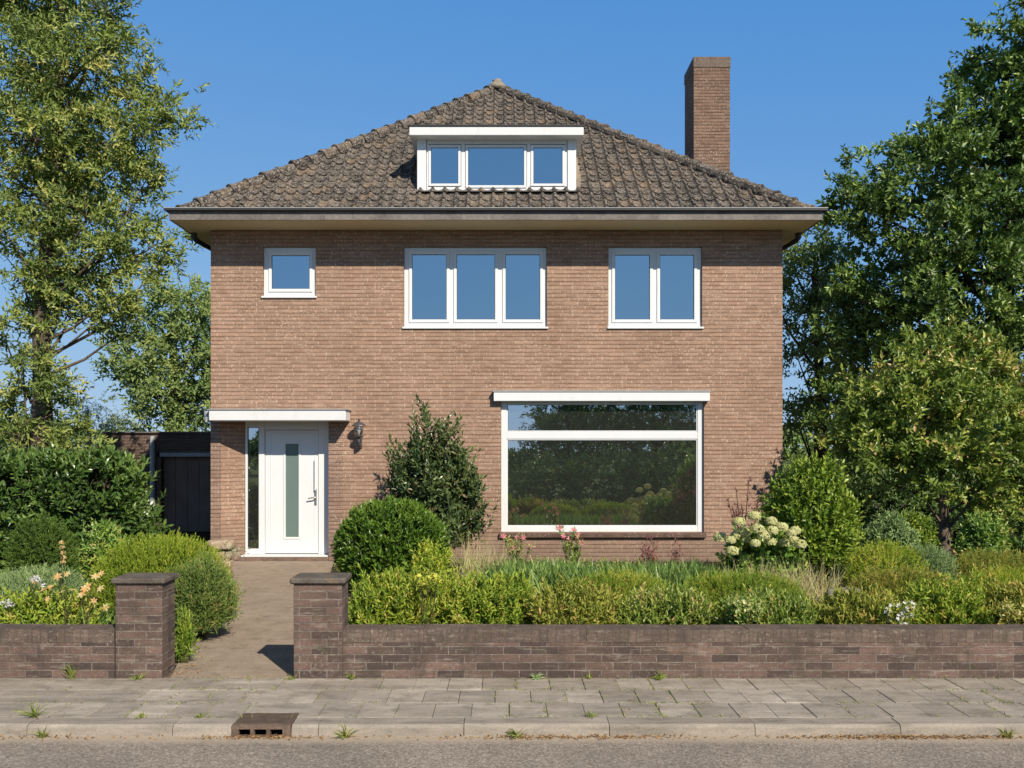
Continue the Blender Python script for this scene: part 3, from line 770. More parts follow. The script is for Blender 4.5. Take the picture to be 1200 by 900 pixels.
def leaf_geo(P, A, N, L, W, kind='rhomb', fold=.18, curl=.0):
    """arrays -> V, faces"""
    n = len(P); L = np.broadcast_to(L, (n,))[:, None]; W = np.broadcast_to(W, (n,))[:, None]
    Sd = unit(np.cross(A, N)); N = np.cross(Sd, A)
    if kind == 'rhomb':
        V = np.stack([P, P + A * L * .45 + Sd * W * .5 + N * W * fold, P + A * L - N * L * curl, P + A * L * .45 - Sd * W * .5 + N * W * fold], 1)
        i = np.arange(n)[:, None] * 4
        return V.reshape(-1, 3), [np.concatenate([i, i + 1, i + 2], 1), np.concatenate([i, i + 2, i + 3], 1)], 4
    if kind == 'leaf':
        V = np.stack([P, P + A * L * .3 + Sd * W * .45 + N * W * fold, P + A * L * .7 + Sd * W * .4 + N * (W * fold - L * curl * .4),
                      P + A * L - N * L * curl, P + A * L * .7 - Sd * W * .4 + N * (W * fold - L * curl * .4), P + A * L * .3 - Sd * W * .45 + N * W * fold,
                      P + A * L * .5 - N * L * curl * .15], 1)
        i = np.arange(n)[:, None] * 7
        f = [np.concatenate([i + a for a in q], 1) for q in ((0, 1, 6, 5), (1, 2, 3, 6), (6, 3, 4, 5))]
        return V.reshape(-1, 3), f, 7
    if kind == 'blade':
        seg = 4; rows = []
        d = A.copy(); p = P.copy()
        for k in range(seg + 1):
            w = W * (.5 - .47 * (k / seg) ** 1.6)
            s_ = unit(np.cross(d, N))
            rows += [p - s_ * w, p + s_ * w]
            p = p + d * L / seg; d = unit(d + np.array([0, 0, -1.0]) * curl)
        V = np.stack(rows, 1); m = 2 * (seg + 1); i = np.arange(n)[:, None] * m
        f = [np.concatenate([i + 2 * k, i + 2 * k + 1, i + 2 * k + 3, i + 2 * k + 2], 1) for k in range(seg)]
        return V.reshape(-1, 3), f, m

def shoot_leaves(B, Dr, Ls, k, ang, L, W, kind='leaf', jit=.35, rbase=None, fold=.18, curl=.12, tipcol=.0, whorl=2.4):
    """k leaves spiralling along each shoot (base B, direction Dr, length Ls)"""
    m = len(B)
    ref = np.where(np.abs(Dr[:, 2:3]) < .9, np.array([[0, 0, 1.0]]), np.array([[1.0, 0, 0]]))
    a = unit(np.cross(Dr, ref)); b = np.cross(Dr, a)
    ph0 = rng.uniform(0, 6.28, m)
    Ps, As, Ns, Ll, Rr = [], [], [], [], []
    for j in range(k):
        t = (j + rng.uniform(.0, 1., m)) / k
        ph = ph0 + j * whorl + rng.normal(0, .3, m)
        an = ang * (1.15 - .75 * t) + rng.normal(0, jit * .5, m)
        rad = a * np.cos(ph)[:, None] + b * np.sin(ph)[:, None]
        ax = unit(Dr * np.cos(an)[:, None] + rad * np.sin(an)[:, None] + rng.normal(0, jit * .3, (m, 3)))
        Ps.append(B + Dr * (Ls * t)[:, None]); As.append(ax)
        Ns.append(unit(Dr * np.sin(an)[:, None] - rad * np.cos(an)[:, None] + rng.normal(0, .25, (m, 3))))
        Ll.append(L * rng.uniform(.7, 1.15, m) * (1 - .3 * t))
        r = (rng.uniform(0, 1, m) if rbase is None else np.clip(rbase + rng.normal(0, .13, m), 0, 1))
        Rr.append(np.clip(r + tipcol * (t - .5), 0, 1))
    P, A, N, Lx, R = (np.concatenate(q) for q in (Ps, As, Ns, Ll, Rr))
    V, f, nv = leaf_geo(P, A, N, Lx, Lx * (W / L), kind, fold, curl)
    return V, f, np.repeat(R, nv)

def merge(parts):
    VV, FF, RR = [], {}, []; off = 0
    for V, f, R in parts:
        VV.append(V); RR.append(R)
        for q in f: FF.setdefault(q.shape[1], []).append(q + off)
        off += len(V)
    return np.concatenate(VV), [np.concatenate(q) for q in FF.values()], np.concatenate(RR)

def stems_mesh(base, tips, r0, r1, mat, parent, name='stems', n=5, bend=.25):
    m = MB()
    for tp in tips:
        b = Vector(base) + Vector((random.uniform(-1, 1), random.uniform(-1, 1), 0)) * r0 * 3
        tp = Vector(tp); mid = b.lerp(tp, .5); mid.z += (tp.z - b.z) * bend * .5; mid.x -= (tp.x - b.x) * bend * .4; mid.y -= (tp.y - b.y) * bend * .4
        m.tube([b, b.lerp(mid, .5), mid, tp], [r0, r0 * .8, (r0 + r1) / 2, r1], n, cap=False)
    return m.build(name, mat, parent, smooth=True)

def shrub(name, label, cat, box, D, mat, shoots, k, L, W, Ls, ang=.9, up=.5, dr=.8, z0=0.0, kind='leaf', rough=.16, seed=1, inner=.55,
          flat=.0, group=None, jit=.35, curl=.12, fold=.18, stem=True, freq=3.0, power=2.0, stem_mat=None, tipcol=.25, extra=None, lobes=None):
    """box = (px0, px1, py_top) in the photo; D = distance of the plant's centre"""
    x0, x1, zt = X(box[0], D), X(box[1], D), Z(box[2], D)
    cx = (x0 + x1) / 2; rx = (x1 - x0) / 2 - L * .4; ry = rx * dr if dr < 2 else dr - 2
    o = thing(name, label, cat, (cx, D, z0), group)
    hz = zt - z0 - L * .45
    zc = z0 + hz * .42; rzu = hz * .58; rzd = hz * .42
    n = int(shoots)
    d = rdir(n * 3); d = d[(d[:, 2] > -.75)][:n]
    n = len(d)
    # superellipsoid keeps hedges boxy
    if power != 2.0:
        q = (np.abs(d) ** power).sum(1) ** (-1 / power); sup = d * q[:, None]
    else: sup = d
    rad = (inner + (1 - inner) * rng.uniform(0, 1, n) ** .45) * (1 - rough * .5 + rough * bumpy(d, seed, freq))
    if rough > .095: rad = rad * np.where(rng.uniform(0, 1, n) < .07, rng.uniform(1.04, 1.2, n), 1)
    if lobes: rad *= 1 - lobes + lobes * np.abs(bumpy(d, seed + 5, freq * 1.6))
    p = sup * rad[:, None]
    p[:, 0] *= rx; p[:, 1] *= ry; p[:, 2] = np.where(p[:, 2] > 0, p[:, 2] * rzu, p[:, 2] * rzd)
    B = p + np.array([cx, D, zc])
    Dr = unit(unit(p / np.array([rx, ry, hz * .5]) ** 1.0) * (1 - up) + np.array([0, 0, 1.0]) * up + rng.normal(0, .3, (n, 3)))
    Lr = Ls * rng.uniform(.6, 1.25, n)
    B = B - Dr * (Lr * .6)[:, None]
    B[:, 2] = np.maximum(B[:, 2], z0 + .01)
    rb = np.clip(.45 + .28 * bumpy(B / max(rx, .2) * 2.0, seed + 9, 2.0) + rng.normal(0, .16, n), 0, 1)
    parts = [shoot_leaves(B, Dr, Lr, k, ang, L, W, kind, jit, rb, fold, curl, tipcol)]
    if extra: parts += extra(B, Dr, Lr)
    V, f, R = merge(parts)
    npmesh('foliage', V, f, R, mat, o)
    if stem:
        idx = rng.choice(n, 14, replace=False)
        stems_mesh((cx, D, z0 - .03), [tuple(B[i]) for i in idx], .018 * max(.6, rx), .005, stem_mat or M['stem'], o)
    return o

def tree(name, label, cat, trunk, D, tr, lobes, mat, bark, clumps, per, k, L, W, Ls, ang=.9, up=.25, kind='rhomb', spread=.3, seed=3, jit=.5, curl=.15,
         droop=0.0, z0=-.05, limb=.35, group=None, spray=.5, tipcol=.2):
    """trunk: photo pixels of the stem from foot to top; lobes: (px, py, radius px, depth offset)"""
    pts = [Vector((X(a, D), D, Z(b, D))) for a, b in trunk]; pts[0].z = z0
    o = thing(name, label, cat, (pts[0].x, D, z0), group)
    T = MB(); n = len(pts)
    T.tube(pts, [tr * (1.25 if i == 0 else 1 - .85 * i / (n - 1)) for i in range(n)], 10, cap=False)
    parts = []
    for li, (lx, ly, lr, dd) in enumerate(lobes):
        d_ = D + dd; c = np.array([X(lx, d_), d_, Z(ly, d_)]); r = lr * d_ / F
        # limb from the stem to the lobe
        below = [q for q in pts if q.z < c[2] - r * .3] or [pts[0]]
        st = below[-1] if len(below) < 2 else below[-1].lerp(below[-2], random.uniform(0, .6))
        cv = Vector(c); dist = (cv - st).length
        mid = st.lerp(cv, .5) + Vector((random.uniform(-.1, .1) * dist, random.uniform(-.1, .1) * dist, -.06 * dist))
        lr0 = tr * limb * min(1, .5 + r * .3)
        T.tube([st, mid, cv], [lr0, lr0 * .7, lr0 * .3], 6, cap=False)
        m = max(6, int(clumps * (lr * d_ / F) ** 2))
        dr_ = rdir(m); rr = rng.uniform(.25, 1, m) ** .5 * (1 + .25 * bumpy(dr_, seed + li, 2.5))
        cc = c + dr_ * (rr * r)[:, None] * np.array([1, 1, .85])
        for q in range(0, m, 3):
            e_ = Vector(cc[q]); T.tube([cv, cv.lerp(e_, .5) + Vector((0, 0, .03 * dist)), e_], [lr0 * .28, lr0 * .18, .006], 4, cap=False)
        tw = unit((cc - c) * np.array([1, 1, .55]) + rng.normal(0, .25 * r, (m, 3)))      # leafy sprays along outward twigs
        tt = rng.uniform(-.6, 1, (m * per, 1)); sp = spray * rng.uniform(.6, 1.4, (m, 1))
        B = np.repeat(cc, per, 0) + np.repeat(tw * sp, per, 0) * tt + rng.normal(0, spread, (m * per, 3)) * (1.1 - .6 * np.clip(tt, 0, 1)) * np.array([1, 1, .55])
        B[:, 2] -= (np.clip(tt[:, 0], 0, 1) ** 2) * .12 * spray
        Dr = unit(np.repeat(tw, per, 0) * (1 - up) + np.array([0, 0, 1.0]) * (up - droop) + rng.normal(0, .4, (m * per, 3)))
        Lr = Ls * rng.uniform(.6, 1.3, m * per)
        rb = np.clip(np.repeat(rng.normal(.45, .2, m), per) + rng.normal(0, .12, m * per), 0, 1)
        parts.append(shoot_leaves(B, Dr, Lr, k, ang, L, W, kind, jit, rb, .2, curl, tipcol))
    T.build('trunk', bark, o, smooth=True)
    V, f, R = merge(parts)
    npmesh('crown', V, f, R, mat, o)
    return o

def blades(name, label, cat, boxes, D, mat, n, L, W, curl=.2, lean=.45, z0=0.0, group=None, dspread=.5, parent=None, hvar=.35, pname='foliage'):
    """tufts of strap leaves; boxes: list of (px, spread px)"""
    cx = np.mean([b[0] for b in boxes]); o = parent or thing(name, label, cat, (X(cx, D), D, z0), group)
    PP, AA, NN, LL, RR = [], [], [], [], []
    for (px, sp) in boxes:
        m = n
        b = np.stack([X(px, D) + rng.normal(0, sp * D / F * .5, m), D + rng.normal(0, dspread * .5, m), np.full(m, z0)], 1)
        a = unit(np.stack([rng.normal(0, lean, m), rng.normal(0, lean, m), np.ones(m)], 1))
        PP.append(b); AA.append(a); NN.append(unit(rng.normal(size=(m, 3)) + a * 0)); LL.append(L * rng.uniform(1 - hvar, 1.12, m)); RR.append(rng.uniform(0, 1, m))
    P, A, N, L_, R = (np.concatenate(q) for q in (PP, AA, NN, LL, RR))
    V, f, nv = leaf_geo(P, A, N, L_, np.full(len(P), W), 'blade', 0, curl)
    npmesh(pname, V, f, np.repeat(R, nv), mat, o)
    return o

# palettes: real leaf albedos
LF = {}
LF['holm'] = m_leaf('willow_green_leaf', [(0, (.04, .062, .016)), (.35, (.08, .108, .025)), (.7, (.135, .16, .04)), (1, (.215, .20, .065))], .3, .45, .4)
LF['oak'] = m_leaf('mid_green_leaf', [(0, (.025, .044, .011)), (.4, (.047, .08, .017)), (.75, (.082, .125, .027)), (1, (.14, .18, .042))], .25, .42, .45)
LF['far'] = m_leaf('far_green_leaf', [(0, (.05, .082, .028)), (.5, (.09, .125, .04)), (1, (.15, .175, .06))], .25, .6, .25)
LF['fardark'] = m_leaf('dark_green_leaf', [(0, (.026, .047, .016)), (.5, (.05, .082, .025)), (1, (.09, .125, .036))], .2, .55, .3)
LF['pale'] = m_leaf('silver_green_leaf', [(0, (.09, .12, .075)), (.5, (.14, .18, .11)), (1, (.2, .23, .15))], .25, .6, .25)
LF['photinia'] = m_leaf('fresh_olive_leaf', [(0, (.045, .085, .018)), (.45, (.08, .135, .025)), (.75, (.14, .18, .035)), (1, (.21, .155, .06))], .25, .38, .5)
LF['bushy'] = m_leaf('olive_bronze_leaf', [(0, (.045, .07, .013)), (.5, (.09, .125, .022)), (.82, (.16, .178, .036)), (1, (.25, .175, .078))], .28, .38, .5)
LF['laurel'] = m_leaf('glossy_laurel_leaf', [(0, (.019, .036, .009)), (.5, (.033, .062, .013)), (.85, (.065, .10, .022)), (1, (.11, .145, .04))], .2, .3, .55)
LF['conifer'] = m_leaf('conifer_needle', [(0, (.018, .036, .007)), (.5, (.036, .065, .011)), (1, (.072, .105, .018))], .15, .6, .25)
LF['box'] = m_leaf('glossy_box_leaf', [(0, (.02, .042, .006)), (.5, (.042, .08, .010)), (1, (.085, .13, .018))], .22, .32, .55)
LF['holly'] = m_leaf('dark_holly_leaf', [(0, (.02, .034, .012)), (.5, (.036, .055, .018)), (.85, (.065, .082, .026)), (1, (.095, .078, .04))], .12, .32, .55)
LF['lime'] = m_leaf('lime_leaf', [(0, (.075, .11, .012)), (.4, (.135, .175, .018)), (.75, (.2, .228, .026)), (1, (.26, .195, .05))], .35, .5, .3)
LF['limeg'] = m_leaf('lime_green_leaf', [(0, (.052, .085, .012)), (.4, (.10, .142, .016)), (.75, (.165, .192, .025)), (1, (.27, .19, .055))], .35, .5, .3)
LF['olive'] = m_leaf('bronzed_lime_leaf', [(0, (.06, .078, .014)), (.4, (.112, .128, .022)), (.75, (.175, .172, .034)), (1, (.25, .16, .06))], .32, .55, .25)
LF['heath'] = m_leaf('feathery_yellow_green', [(0, (.055, .082, .010)), (.45, (.098, .135, .013)), (.8, (.15, .178, .018)), (1, (.2, .18, .04))], .3, .6, .2)
LF['rosemary'] = m_leaf('grey_green_needle', [(0, (.034, .056, .014)), (.5, (.064, .094, .022)), (.9, (.11, .14, .035)), (1, (.2, .12, .055))], .2, .6, .25)
LF['blue'] = m_leaf('blue_green_leaf', [(0, (.065, .10, .045)), (.5, (.105, .15, .062)), (1, (.165, .205, .085))], .25, .6, .2)
LF['strap'] = m_leaf('strap_leaf', [(0, (.035, .066, .016)), (.5, (.062, .105, .026)), (1, (.115, .155, .042))], .3, .42, .4)
LF['bright'] = m_leaf('bright_green_leaf', [(0, (.044, .08, .010)), (.5, (.09, .132, .016)), (1, (.16, .19, .03))], .32, .4, .45)
LF['plume'] = m_leaf('dry_grass', [(0, (.16, .15, .06)), (.5, (.24, .20, .10)), (1, (.34, .26, .15))], .3, .8, .1)
LF['grass'] = m_leaf('weed_blade', [(0, (.05, .07, .015)), (.5, (.085, .11, .022)), (1, (.16, .15, .05))], .3, .6, .2)
LF['purple'] = m_leaf('purple_leaf', [(0, (.06, .025, .03)), (.5, (.11, .045, .045)), (1, (.17, .09, .06))], .25, .5, .3)
PT = {}
def petal(name, a, b, trans=.3): return m_leaf(name, [(0, a), (1, b)], trans, .6, .2, gain=1.0)
PT['cream'] = petal('cream_petal', (.62, .66, .2), (.84, .85, .42))
PT['peach'] = petal('peach_petal', (.70, .33, .12), (.82, .55, .28))
PT['pink'] = petal('pink_petal', (.62, .12, .22), (.75, .36, .32))
PT['white'] = petal('white_petal', (.72, .70, .62), (.82, .80, .76))
PT['yellow'] = petal('yellow_petal', (.72, .55, .05), (.80, .68, .16))
PT['brown'] = petal('dry_litter', (.22, .12, .05), (.42, .27, .12), .1)
# ------------------------------------------------------------------ trees
tree('tall_tree', 'tall airy olive leaved tree behind the laurel hedge, topping the picture edge', 'tree',
     [(47, 560), (50, 470), (48, 400), (52, 310), (66, 210), (70, 110), (72, 10), (74, -80)], 17.0, .2,
     [(67, -50, 52, 0), (17, -20, 57, .5), (110, 0, 36, -.3), (72, 25, 57, 0), (22, 45, 57, .6), (130, 45, 30, -.4), (82, 90, 52, -.3), (27, 110, 57, .4), (140, 110, 34, .2), (185, 112, 16, .2),
      (97, 150, 52, .3), (42, 165, 55, -.4), (155, 150, 36, -.2), (195, 138, 13, 0), (-3, 190, 57, .3), (87, 205, 48, .2), (135, 200, 38, .4), (175, 205, 19, 0), (47, 235, 48, 0),
      (102, 255, 44, -.3), (155, 250, 35, .2), (2, 265, 48, -.2), (185, 285, 21, .3), (140, 300, 32, 0), (67, 300, 40, .3), (22, 320, 40, 0), (107, 320, 32, .2), (185, 310, 14, .2),
      (130, 350, 26, -.2), (150, 385, 21, 0), (92, 355, 27, .4), (27, 370, 30, 0), (67, 375, 25, .4), (115, 375, 18, 0),
      (27, 425, 25, -.3), (57, 440, 25, .2), (17, 470, 28, .2), (52, 490, 38, -.4), (22, 510, 34, 0), (82, 510, 28, .2), (7, 400, 21, .2)],
     LF['holm'], M['bark'], 43, 11, 8, .14, .047, .26, ang=1.0, up=.2, spread=.11, spray=.5, seed=21, droop=.1, limb=.3, kind='leaf')
tree('broad_tree', 'large dense mid green broadleaf tree rising highest beyond the garden on the chimney side', 'tree',
     [(1175, 560), (1172, 420), (1180, 300), (1190, 180), (1205, 60)], 22.0, .34,
     [(1225, 60, 60, 0), (1180, 95, 40, .5), (1160, 110, 26, 0), (1205, 40, 26, -.3), (1165, 75, 20, .3), (1220, 130, 60, -.5), (1170, 160, 50, 0), (1110, 155, 38, .4), (1080, 160, 26, 0), (1215, 210, 60, 0), (1140, 200, 52, -.6),
      (1075, 215, 45, -.2), (1030, 225, 30, .3), (1000, 238, 20, 0), (1180, 260, 60, -.8), (1110, 265, 55, -.6), (1050, 275, 45, 0), (1225, 290, 55, 0), (1150, 320, 55, -.5),
      (1080, 330, 55, -.3), (1030, 330, 40, .4), (1210, 350, 50, 0), (1110, 380, 55, 0), (1050, 390, 50, .2), (1170, 400, 55, .2), (1005, 400, 42, .6), (1220, 420, 50, 0), (1020, 450, 48, .4), (1080, 450, 55, .6), (1150, 470, 60, .8), (1010, 505, 46, .4), (1070, 520, 55, .8), (1180, 540, 60, .9), (1220, 500, 50, .5)],
     LF['oak'], M['dark_bark'], 15, 17, 8, .20, .10, .3, ang=1.05, up=.3, spread=.2, spray=.55, seed=33, kind='rhomb', limb=.3)
tree('slender_tree', 'feathery dark green tree with a bare lower trunk seen just past the house corner', 'tree',
     [(962, 560), (962, 470), (958, 400), (955, 330), (958, 290)], 26.0, .2,
     [(960, 290, 26, 0), (930, 315, 30, 0), (975, 305, 30, 0), (940, 350, 34, .3), (985, 350, 36, 0), (915, 375, 28, .3), (960, 385, 34, -.3), (935, 420, 30, 0), (985, 415, 32, 0), (925, 470, 22, .4), (985, 460, 28, .2), (900, 330, 30, 0), (940, 495, 18, 0), (1000, 500, 30, .3)],
     LF['far'], M['dark_bark'], 17, 14, 8, .18, .08, .35, spread=.2, spray=.7, seed=41, limb=.35)
tree('bushy_tree', 'low rounded olive green tree with bronze tips above the grey green shrubs', 'tree',
     [(1107, 625), (1106, 580), (1100, 530), (1098, 470)], 14.0, .085,
     [(1095, 440, 46, 0), (1060, 455, 38, -.2), (1140, 445, 42, .1), (1185, 455, 36, 0), (1030, 480, 36, .1), (1085, 490, 50, -.4), (1145, 490, 50, -.4), (1195, 495, 40, 0), (1010, 500, 26, 0), (1040, 520, 40, -.3), (1000, 530, 24, .1),
      (1095, 535, 46, -.5), (1155, 535, 46, -.5), (1200, 545, 40, 0), (1050, 555, 30, -.1), (1150, 570, 26, -.2), (1185, 580, 34, -.2), (1105, 420, 26, 0), (1215, 590, 30, .2), (1130, 415, 20, 0), (1155, 605, 20, -.3)],
     LF['bushy'], M['bark'], 62, 10, 8, .125, .058, .2, ang=.85, up=.4, spread=.10, spray=.3, seed=51, kind='leaf', limb=.4)
tree('round_tree', 'soft mid green round tree standing beyond the flat garage roof next to the house', 'tree',
     [(205, 560), (205, 480), (203, 420), (205, 370)], 28.0, .28,
     [(215, 365, 26, 0), (240, 375, 28, 0), (190, 385, 28, .3), (165, 400, 24, 0), (215, 410, 36, -.4), (250, 420, 36, 0), (180, 440, 34, 0), (150, 435, 20, .3), (215, 460, 40, -.3), (255, 470, 36, .2), (170, 485, 30, 0), (230, 495, 34, 0), (195, 345, 12, 0), (235, 350, 14, 0)],
     LF['far'], M['dark_bark'], 18, 15, 7, .19, .09, .35, spread=.22, spray=.6, seed=61)
tree('small_tree', 'small pale silvery green tree between the tall trunk and the garage roof', 'tree',
     [(105, 560), (104, 510), (102, 480)], 24.0, .09,
     [(102, 475, 14, 0), (112, 492, 18, 0), (92, 495, 18, .2), (120, 512, 18, 0), (100, 515, 22, -.2), (85, 520, 18, 0), (130, 505, 14, .3), (145, 500, 16, .5)],
     LF['pale'], M['bark'], 20, 7, 7, .12, .03, .3, spread=.16, seed=71)
tree('low_tree', 'low green tree at the picture edge behind the tall tree, beyond the laurel hedge', 'tree',
     [(-12, 560), (-10, 510), (-8, 480)], 26.0, .14,
     [(-20, 480, 26, 0), (5, 500, 22, 0), (-5, 520, 30, 0), (25, 522, 18, 0), (-40, 500, 30, 0)],
     LF['far'], M['bark'], 16, 9, 7, .18, .08, .3, spread=.22, seed=73)

shrub('dark_hedge', 'dark hedge in deep shade behind the bushy tree trunk', 'hedge', (938, 1290, 548), 17.5, LF['fardark'], 2600, 8, .14, .06, .22, .9, .4, 2.8, power=3.4, rough=.14, seed=77, inner=.6, freq=5)
def far_wood(name, label, arcs, mat):
    BB = []
    for (x0, x1, y, h, n) in arcs:
        x = rng.uniform(x0, x1, n); hh = h * (.65 + .35 * np.sin(x * .23) * np.sin(x * .11 + 1)) * rng.uniform(.05, 1, n) ** .6
        BB.append(np.stack([x, y + rng.normal(0, 1.5, n), hh - .1], 1))
    B = np.concatenate(BB); V, f, R = shoot_leaves(B, unit(rng.normal(0, .6, (len(B), 3)) + [0, 0, .6]), np.full(len(B), .5), 6, 1.0, .42, .22, 'rhomb')
    tag(npmesh(name, V, f, R, mat, None, 'stuff'), label, 'woods')
far_wood('distant_woods', 'low line of distant green woods closing the view behind the gardens', [(-75, -14, 62, 4.2, 4200), (12, 85, 62, 4.5, 4600)], LF['far'])
far_wood('woods_across_street', 'dark belt of greenery across the street mirrored in the windows', [(-60, -8, -34, 5.5, 4500), (-8, 2, -34, 1.9, 700), (2.5, 60, -34, 4.6, 5000)], LF['fardark'])

# greenery across the street, mirrored in the big window
def facing(name, label, cat, x, y, lobes, mat, tr, clumps=26, seed=5):
    o = thing(name, label, cat, (x, y, -.1))
    T = MB(); top = max(l[2] for l in lobes)
    T.tube([(x, y, -.15), (x + .05, y, top * .5), (x - .05, y, top * .85)], [tr, tr * .7, tr * .3], 8, cap=False)
    parts = []
    for i, (lx, ly, lz, r) in enumerate(lobes):
        c = np.array([x + lx, y + ly, lz]); m = int(clumps * r * r) + 8
        T.tube([(x, y, lz * .5), tuple(c)], [tr * .35, tr * .1], 5, cap=False)
        d = rdir(m); cc = c + d * (rng.uniform(.3, 1, m) ** .5 * r * (1 + .25 * bumpy(d, seed + i, 2.5)))[:, None]
        B = np.repeat(cc, 8, 0) + rng.normal(0, .2, (m * 8, 3)); Dr = unit(np.repeat(d, 8, 0) + rng.normal(0, .5, (m * 8, 3)))
        parts.append(shoot_leaves(B, Dr, np.full(len(B), .25), 7, 1.0, .15, .075, 'rhomb', .5, None, .2, .15))
    T.build('trunk', M['dark_bark'], o, smooth=True); V, f, R = merge(parts); npmesh('crown', V, f, R, mat, o)
facing('street_tree', 'dark tree across the street mirrored in the middle of the big window', 'tree', 6.2, -7.0,
       [(0, 0, 4.7, 1.5), (1.3, 0, 4.6, 1.3), (-1.5, .3, 4.0, 1.3), (-.5, -.4, 3.3, 1.6), (1.8, 0, 3.4, 1.4), (.4, .6, 2.6, 1.5), (-2.2, 0, 2.6, 1.0), (2.6, 0, 2.4, 1.2), (0, 0, 1.6, 1.6)], LF['fardark'], .16, seed=81)
facing('street_tree', 'slimmer tree across the street mirrored left of the centre of the big window', 'tree', 2.6, -6.6,
       [(0, 0, 4.2, .8), (.5, 0, 3.6, .9), (-.6, 0, 3.1, .9), (0, 0, 2.4, 1.2), (-.8, .2, 2.0, .9), (.9, 0, 1.8, 1.1)], LF['fardark'], .1, seed=91)
for (x, y, r, h, lab) in ((1.6, -3.0, 1.1, 1.25, 'low bush across the street mirrored at the left foot of the big window'),
                          (4.0, -3.2, 1.3, 1.5, 'broad bush across the street mirrored at the middle foot of the big window'),
                          (6.6, -3.0, 1.3, 1.7, 'rounded bush across the street mirrored at the right foot of the big window')):
    facing('street_bush', lab, 'bush', x, y, [(0, 0, h * .55, h * .62), (-r * .6, 0, h * .4, h * .5), (r * .6, .1, h * .42, h * .52), (-r, 0, h * .3, h * .4), (r, 0, h * .3, h * .4)], LF['photinia'], .05, 26, int(x * 10))

# ------------------------------------------------------------------ shrubs, back to front
shrub('laurel_hedge', 'tall dark glossy laurel hedge in front of the brown garage', 'hedge', (-45, 178, 521), 12.9, LF['laurel'], 3000, 8, .14, .056, .2, .85, .45, 2.75, power=6.5, lobes=.06,
      rough=.14, seed=2, inner=.74, freq=5)
shrub('holly_bush', 'upright dark green holly bush against the brick wall between door and big window', 'shrub', (430, 588, 470), 13.3, LF['holly'], 1500, 9, .115, .046, .3, .8, .6, .75, rough=.26, seed=8, inner=.3, freq=3.2, lobes=.2)
shrub('dome_shrub', 'dense glossy bright green dome shaped shrub beside the door step', 'shrub', (389, 528, 581), 12.0, LF['box'], 2000, 9, .10, .03, .15, .6, .5, .85, rough=.05, seed=12, inner=.74, freq=4)
shrub('round_shrub', 'big rounded fresh green shrub at the house corner behind the cream hydrangea', 'shrub', (890, 1008, 529), 11.9, LF['bright'], 1000, 9, .10, .046, .24, .85, .5, .85, rough=.12, seed=14, inner=.6, freq=4)
shrub('conifer_bush', 'small dark green rounded conifer bush in front of the laurel hedge', 'shrub', (7, 92, 601), 10.6, LF['conifer'], 1700, 12, .06, .013, .14, .65, .25, .85, rough=.08, seed=15, inner=.65, kind='rhomb', freq=5)
shrub('laurel_shrub', 'small loose light green laurel shrub between conifer bush and garage door', 'shrub', (92, 158, 604), 11.2, LF['photinia'], 330, 8, .095, .036, .2, .95, .4, .8, rough=.16, seed=16, inner=.4)
shrub('grey_shrub', 'rounded grey green rhododendron shrub under the bushy tree, right behind the lime heather', 'shrub', (1005, 1082, 600), 13.0, LF['blue'], 800, 9, .075, .028, .14, 1.0, .45, .8, rough=.14, seed=17, inner=.6)
shrub('grey_shrub', 'larger leafy shrub with grey green rosettes standing close to the bushy tree trunk', 'shrub', (1034, 1101, 598), 13.3, LF['bright'], 760, 9, .075, .028, .14, 1.0, .45, .8, rough=.16, seed=18, inner=.6)
shrub('leafy_shrub', 'light green broad leaved shrub just past the bushy tree trunk', 'shrub', (1118, 1186, 596), 12.9, LF['photinia'], 420, 8, .10, .04, .2, .95, .45, .8, rough=.2, seed=19, inner=.4)
shrub('dark_shrub', 'dark green shrub at the picture edge beneath the bushy tree crown', 'shrub', (1168, 1250, 625), 13.0, LF['laurel'], 500, 8, .09, .036, .16, .9, .45, .8, rough=.16, seed=20, inner=.5)
shrub('blue_mound', 'soft blue green mound between the two lime coloured heather mounds', 'shrub', (1052, 1122, 636), 11.3, LF['blue'], 900, 11, .05, .010, .13, .6, .5, .8, rough=.08, seed=22, inner=.6, kind='rhomb')
shrub('heather_mound', 'yellow lime heather mound next to the round shrub', 'shrub', (985, 1088, 633), 11.2, LF['lime'], 1300, 11, .045, .012, .13, .7, .5, .8, rough=.08, seed=23, inner=.6, kind='rhomb')
shrub('heather_mound', 'wide green heather mound under the far side of the bushy tree', 'shrub', (1100, 1235, 643), 11.4, LF['olive'], 1500, 11, .045, .010, .14, .6, .55, .7, rough=.08, seed=24, inner=.6, kind='rhomb')
shrub('feathery_shrub', 'yellow green feathery heather shrub behind the gate pillar with plain grey cap', 'shrub', (106, 272, 624), 9.6, LF['heath'], 3900, 12, .055, .011, .2, .45, .62, .85, rough=.08, seed=25, inner=.55, kind='rhomb', freq=4)
shrub('rosemary_shrub', 'grey green needle leaved shrub leaning over the garden path', 'shrub', (190, 285, 645), 8.9, LF['rosemary'], 2000, 13, .055, .012, .24, .6, .5, 1.1, lobes=.18, rough=.2, seed=26, inner=.45, kind='rhomb', freq=3.5)
shrub('lavender_mound', 'low silvery grey green lavender mound below the conifer bush', 'shrub', (-30, 112, 664), 9.6, LF['blue'], 2300, 11, .06, .010, .18, .4, .7, .6, rough=.07, seed=27, inner=.5, kind='rhomb', freq=4)
shrub('yellow_bush', 'small golden yellow leaved shrub in front of the holly bush', 'shrub', (478, 536, 628), 10.6, LF['lime'], 260, 9, .07, .02, .2, .8, .6, .8, rough=.16, seed=28, inner=.4)
shrub('low_heath', 'low fine yellow green shrub in front of the strap leaved clumps', 'shrub', (650, 800, 668), 9.5, LF['limeg'], 2300, 12, .055, .010, .15, .5, .6, .55, rough=.08, seed=29, inner=.5, kind='rhomb', freq=5)
